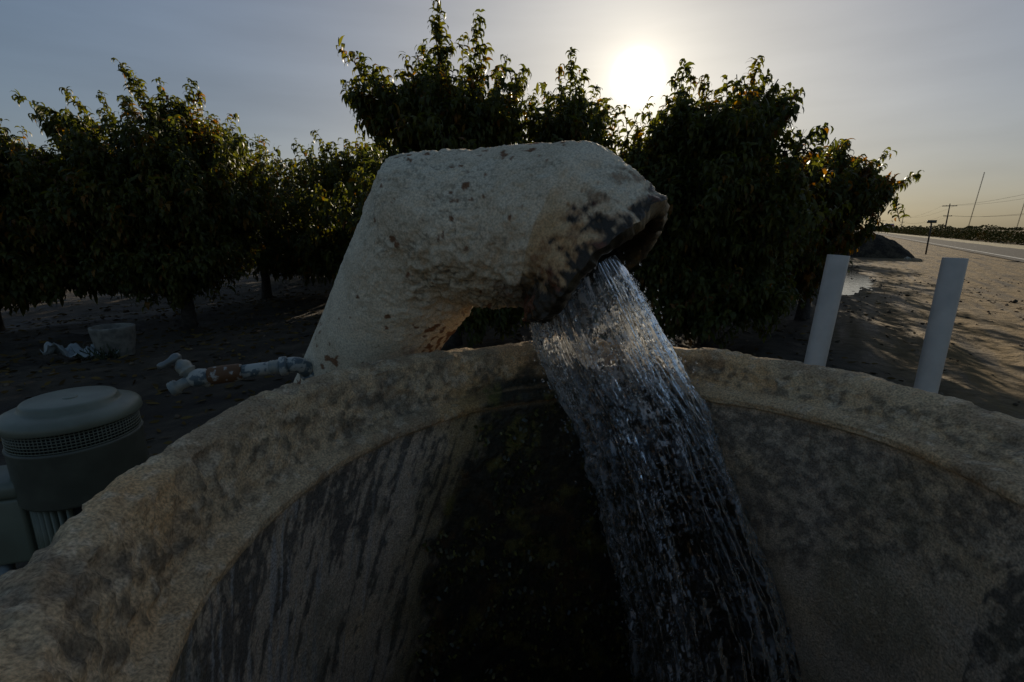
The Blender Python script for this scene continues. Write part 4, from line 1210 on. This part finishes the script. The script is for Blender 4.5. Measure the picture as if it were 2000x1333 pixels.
# ------------------------------------------------------------------ mulch heaps beside the road
heap_words = ['nearest dark mulch heap beyond the puddle, broad rounded front', 'second dark mulch heap, showing as a rim behind the nearest', 'third dark mulch heap in the row of heaps', 'fourth dark mulch heap in the row of heaps', 'farthest dark mulch heap, near the last roadside tree']
hb = Pz(1702, 503, 0.0)
hl, ha = lat_along(hb[0], hb[1])
for k in range(5):
    cx = LA(hl - 0.25 * k - 0.45, ha + 1.0 + 1.55 * k)
    n1 = 70
    u_, v_ = np.meshgrid(np.linspace(0, 1, n1), np.linspace(0, 2 * math.pi, 110, endpoint=False), indexing='ij')
    wl_, wa_ = (2.35 - .12 * k), 1.5
    hx = u_ * np.cos(v_) * wl_; hy = u_ * np.sin(v_) * wa_
    hh = (1.28 + .02 * k) * np.clip(1 - u_ ** 1.75, 0, 1) ** 0.9
    V = np.stack([hx.ravel(), hy.ravel(), hh.ravel()], 1)
    V[:, 2] += (0.06 * fbm(V + 9 * k, 1.6, 4, 400 + k) + .03 * fbm(V, 6, 3, 401)) * (1 - u_.ravel() ** 4) - 0.05 * u_.ravel() ** 3
    Vw = np.stack([V[:, 0] * ROWSIDE[0] + V[:, 1] * ROWDIR[0], V[:, 0] * ROWSIDE[1] + V[:, 1] * ROWDIR[1], V[:, 2]], 1) + cx
    c_ = lerp((0.035, 0.028, 0.021), (0.075, 0.058, 0.038), sm(-.3, .5, fbm(V, 3, 4, 410 + k)))
    o = mk('mulch_heap', Vw, grid_faces(n1, 110, wrap_v=True), M['mound'], base=tuple(cx), col=c_, rgh=np.full(len(V), .95))
    tag(o, heap_words[k], 'heap', 'mulch heaps beside the road')
sp = Pz(1772, 506, 0.05)
v_, f_ = iv * np.array([.17, .12, .11]), [list(map(int, q)) for q in if_]
bmv = v_ + 0.03 * np.stack([fbm(v_, 9, 2, s) for s in (1, 2, 3)], 1)
o = mk('pale_stone', bmv + sp, f_, M['stone'], base=tuple(sp), smooth=False)
tag(o, 'pale stone lying at the foot of the nearest mulch heap', 'stone')

# ------------------------------------------------------------------ road sign, poles, masts, far things
sb_ = Pz(1808, 497, 0.0)
sg = Thing('road_sign', tuple(sb_), 'small dark rectangular road sign on a thin post beside the road', 'sign')
st = P(1821, 436, 29.5) * 1.0
tz = 1.86
dvec = np.array([0.02, 0, 1.0])
sg.part('post', box(sb_ + np.array([0, 0, .80]), (.07, .05, 1.9), 0.3), M['wood'])
sg.part('plate', box(sb_ + np.array([0.0, 0, tz]), (.54, .03, .17), 0.0), M['sign_dark'])
sg.part('bracket', box(sb_ + np.array([0, 0.03, tz - .04]), (.05, .05, .20), 0.0), M['steel'])

def pole(u, t, h, label, arms=2):
    q = P(u, 447, t); b_ = np.array([q[0], q[1], -0.2])
    T = Thing('utility_pole', (b_[0], b_[1], 0), label, 'utility pole', 'utility poles along the road')
    T.part('pole_shaft', lathe(b_, up, [(0, .17), (h * .5, .14), (h, .10)], 12), M['wood'])
    armdir = math.atan2(ROWSIDE[1], ROWSIDE[0])
    for k in range(arms):
        w = 2.8 if k == 0 else 1.6
        z = h - .75 - k * 2.35
        a_ = T.part('crossarm', box((b_[0], b_[1], z), (w, .14, .16), armdir), M['wood'])
        for s in (-1, -.45, .45, 1):
            if k and abs(s) < .9: continue
            pt = np.array([b_[0] + ROWSIDE[0] * s * w * .46, b_[1] + ROWSIDE[1] * s * w * .46, z + .07])
            T.part('insulator', lathe(pt, up, [(0, .03), (.05, .05), (.10, .05), (.14, .03)], 8), M['steel'], parent=a_)
    return b_, h
pw = ['nearest utility pole, two crossarms, rising behind the low orchard', 'second nearest utility pole, between the road sign and the billboard', 'utility pole just left of the billboard', 'utility pole fourth along, left of the billboard', 'fifth utility pole in the line down the road', 'sixth utility pole in the line down the road', 'seventh utility pole in the line down the road', 'farthest utility pole, faint at the road end']
pp = []
for i, (u, t, h, a) in enumerate([(1846, 118, 7.6, 2), (1760, 225, 7.6, 2), (1722, 330, 7.6, 2), (1709, 400, 8.2, 1), (1700, 520, 8, 1), (1693, 640, 8.4, 1), (1684, 760, 9, 1), (1676, 900, 9, 1)]):
    pp.append(pole(u, t, h, pw[i], a))
# conductors
back = np.array([pp[0][0][0], pp[0][0][1]]) * 2 - np.array([pp[1][0][0], pp[1][0][1]])
anchor = [np.array([back[0], back[1]])] + [np.array(q[0][:2]) for q in pp[:4]]
for wi, (s, dz) in enumerate([(-1.25, -.6), (1.25, -.6), (-.7, -2.95), (.7, -2.95)]):
    pts = []
    for a_, b_ in zip(anchor[:-1], anchor[1:]):
        for k in range(14):
            f_ = k / 14
            q = a_ * (1 - f_) + b_ * f_ + ROWSIDE * s
            pts.append([q[0], q[1], 7.6 + dz - 1.3 * 4 * f_ * (1 - f_)])
    v_, f_ = tube(np.array(pts), .014, 4)
    o = mk('power_line', v_, f_, M['wire'], base=tuple(pts[14]))
    tag(o, ['upper power line on the field side of the poles', 'upper power line on the outer side of the poles', 'lower power line on the road side of the poles', 'lower power line on the outer side of the poles'][wi], 'power line', 'power lines along the road')
def mast(u, t, h, label, lean):
    q = P(u, 452, t); b_ = np.array([q[0], q[1], 0.0])
    T = Thing('radio_mast', tuple(b_), label, 'mast', 'radio masts on the horizon')
    top = b_ + np.array([lean, 0, h])
    for k in range(3):
        a = k * 2.094
        off = np.array([math.cos(a), math.sin(a), 0]) * .32
        T.part('mast_leg', tube([b_ + off, top + off], .10, 5), M['wire'])
    rungs = []
    for s in np.linspace(.02, .98, 36):
        c0 = b_ * (1 - s) + top * s
        rungs.append(lathe(c0, up, [(0, .38), (.25, .38)], 3))
    rg_ = T.part('lattice', join(*rungs), M['wire']); rg_['kind'] = 'stuff'
mast(1889, 480, 55, 'slender lattice radio mast standing whole on the horizon', 5.0)
mast(1984, 480, 62, 'lattice radio mast cut by the right edge of the picture', 5.0)
# billboard
q = P(1735, 447, 300); bb = Thing('billboard', (q[0], q[1], 0), 'tiny red and white billboard far down the road', 'billboard')
bb.part('panel', box((q[0], q[1], 3.4), (5.2, .3, 2.4), -.3), M['vehicle_white'])
bb.part('red_band', box((q[0] - .06, q[1] - .2, 3.6), (5.0, .1, 1.1), -.3), M['sign_red'])
for s in (-1.6, 1.6): bb.part('leg', box((q[0] + s, q[1], 1.1), (.25, .25, 2.3)), M['wood'])
# far vehicles
def vehicle(name, c, L, W, H, rz, mat, label, cat, cab):
    T = Thing(name, (c[0], c[1], 0.06), label, cat)
    cr_, sr_ = math.cos(rz), math.sin(rz)
    def loc(x, y, z): return (c[0] + x * cr_ - y * sr_, c[1] + x * sr_ + y * cr_, z + .06)
    T.part('body', box(loc(0, 0, H * .36), (L, W, H * .42), rz, .12), mat)
    T.part('cab', box(loc(*cab[0], H * .74), (cab[1], W * .9, H * .46), rz, .2), mat)
    T.part('windscreen', box(loc(cab[0][0] - cab[1] * .5, 0, H * .74), (.1, W * .78, H * .28), rz), M['vehicle_dark'])
    for x in (-L * .32, L * .32):
        for y in (-W * .48, W * .48):
            T.part('wheel', lathe(np.array(loc(x, y - .1, .36)), (-sr_, cr_, 0), [(0, .33), (.02, .36), (.2, .36), (.22, .33)], 16), M['rubber'])
rr = math.atan2(ROWDIR[1], ROWDIR[0])
vehicle('pickup_truck', LA(7.8, 270), 5.2, 1.9, 1.8, rr, M['vehicle_white'], 'white pickup truck far off coming along the road', 'truck', ((0.1, 0), 1.9))
vehicle('delivery_truck', LA(9.3, 300), 8.0, 2.4, 3.4, rr, M['vehicle_dark'], 'dark box truck driving away far down the road', 'truck', ((0.3, 0), 6.6))

# low orchard across the road, reads as one mass
rs = np.random.RandomState(31)
n = 42000
al = 6 + (rs.rand(n) ** 1.9) * 420
rown = rs.choice([0, 1, 2], n, p=[.62, .25, .13])
spacing = 1.6
ph_ = np.round(al / spacing) * spacing
al2 = ph_ + rs.normal(0, .42, n)
hs_ = 1.15 + .16 * np.sin(ph_ * 12.9) + .12 * np.sin(ph_ * 5.1 + rown)
zz = rs.beta(1.6, 1.5, n) * hs_ * 1.1
la = 13.2 + rown * 3.0 + rs.normal(0, .42, n)
p = np.outer(la, ROWSIDE) + np.outer(al2, ROWDIR)
p = np.stack([p[:, 0], p[:, 1], zz], 1)
d = rs.normal(0, 1, (n, 3)); d[:, 2] = np.abs(d[:, 2]) * .5; d /= np.linalg.norm(d, axis=1, keepdims=True)
Lf = rs.uniform(.12, .26, n) * (1 + al / 220)
V, F = make_leaves(p, d, Lf, Lf * .24, rs.uniform(.2, .6, n), rs)
c_ = lerp((0.024, 0.030, 0.009), (0.050, 0.050, 0.014), rs.rand(n))
c_ = lerp(c_, (0.12, 0.06, 0.018), (np.sin(ph_ * 3.3) > .8) * .4)
o = mk('orchard_rows', V, F, M['leaf_dull'], smooth=False, col=np.repeat(c_, 9, 0))
tag(o, 'low rows of bushy young orchard across the road', 'orchard', kind='stuff')
# distant tree line along the horizon
n = 16000
az = rs.uniform(-1.1, 1.25, n)
dist = rs.uniform(900, 1500, n)
hgt = 5 + 4 * vnoise(np.stack([az * 60, az * 0, az * 0], 1), 3) + 2 * vnoise(np.stack([az * 240, az * 0, az * 0], 1), 4)
p = np.stack([np.sin(az) * dist, np.cos(az) * dist, rs.rand(n) * hgt], 1)
d = rs.normal(0, 1, (n, 3)); d /= np.linalg.norm(d, axis=1, keepdims=True)
Lf = rs.uniform(2.0, 4.5, n)
V, F = make_leaves(p, d, Lf, Lf * .4, rs.uniform(.2, .6, n), rs)
o = mk('far_treeline', V, F, M['leaf_dull'], smooth=False, col=np.repeat(lerp((0.035, 0.04, 0.018), (0.06, 0.06, 0.03), rs.rand(n)), 9, 0))
tag(o, 'hazy line of distant trees along the horizon', 'trees', kind='stuff')
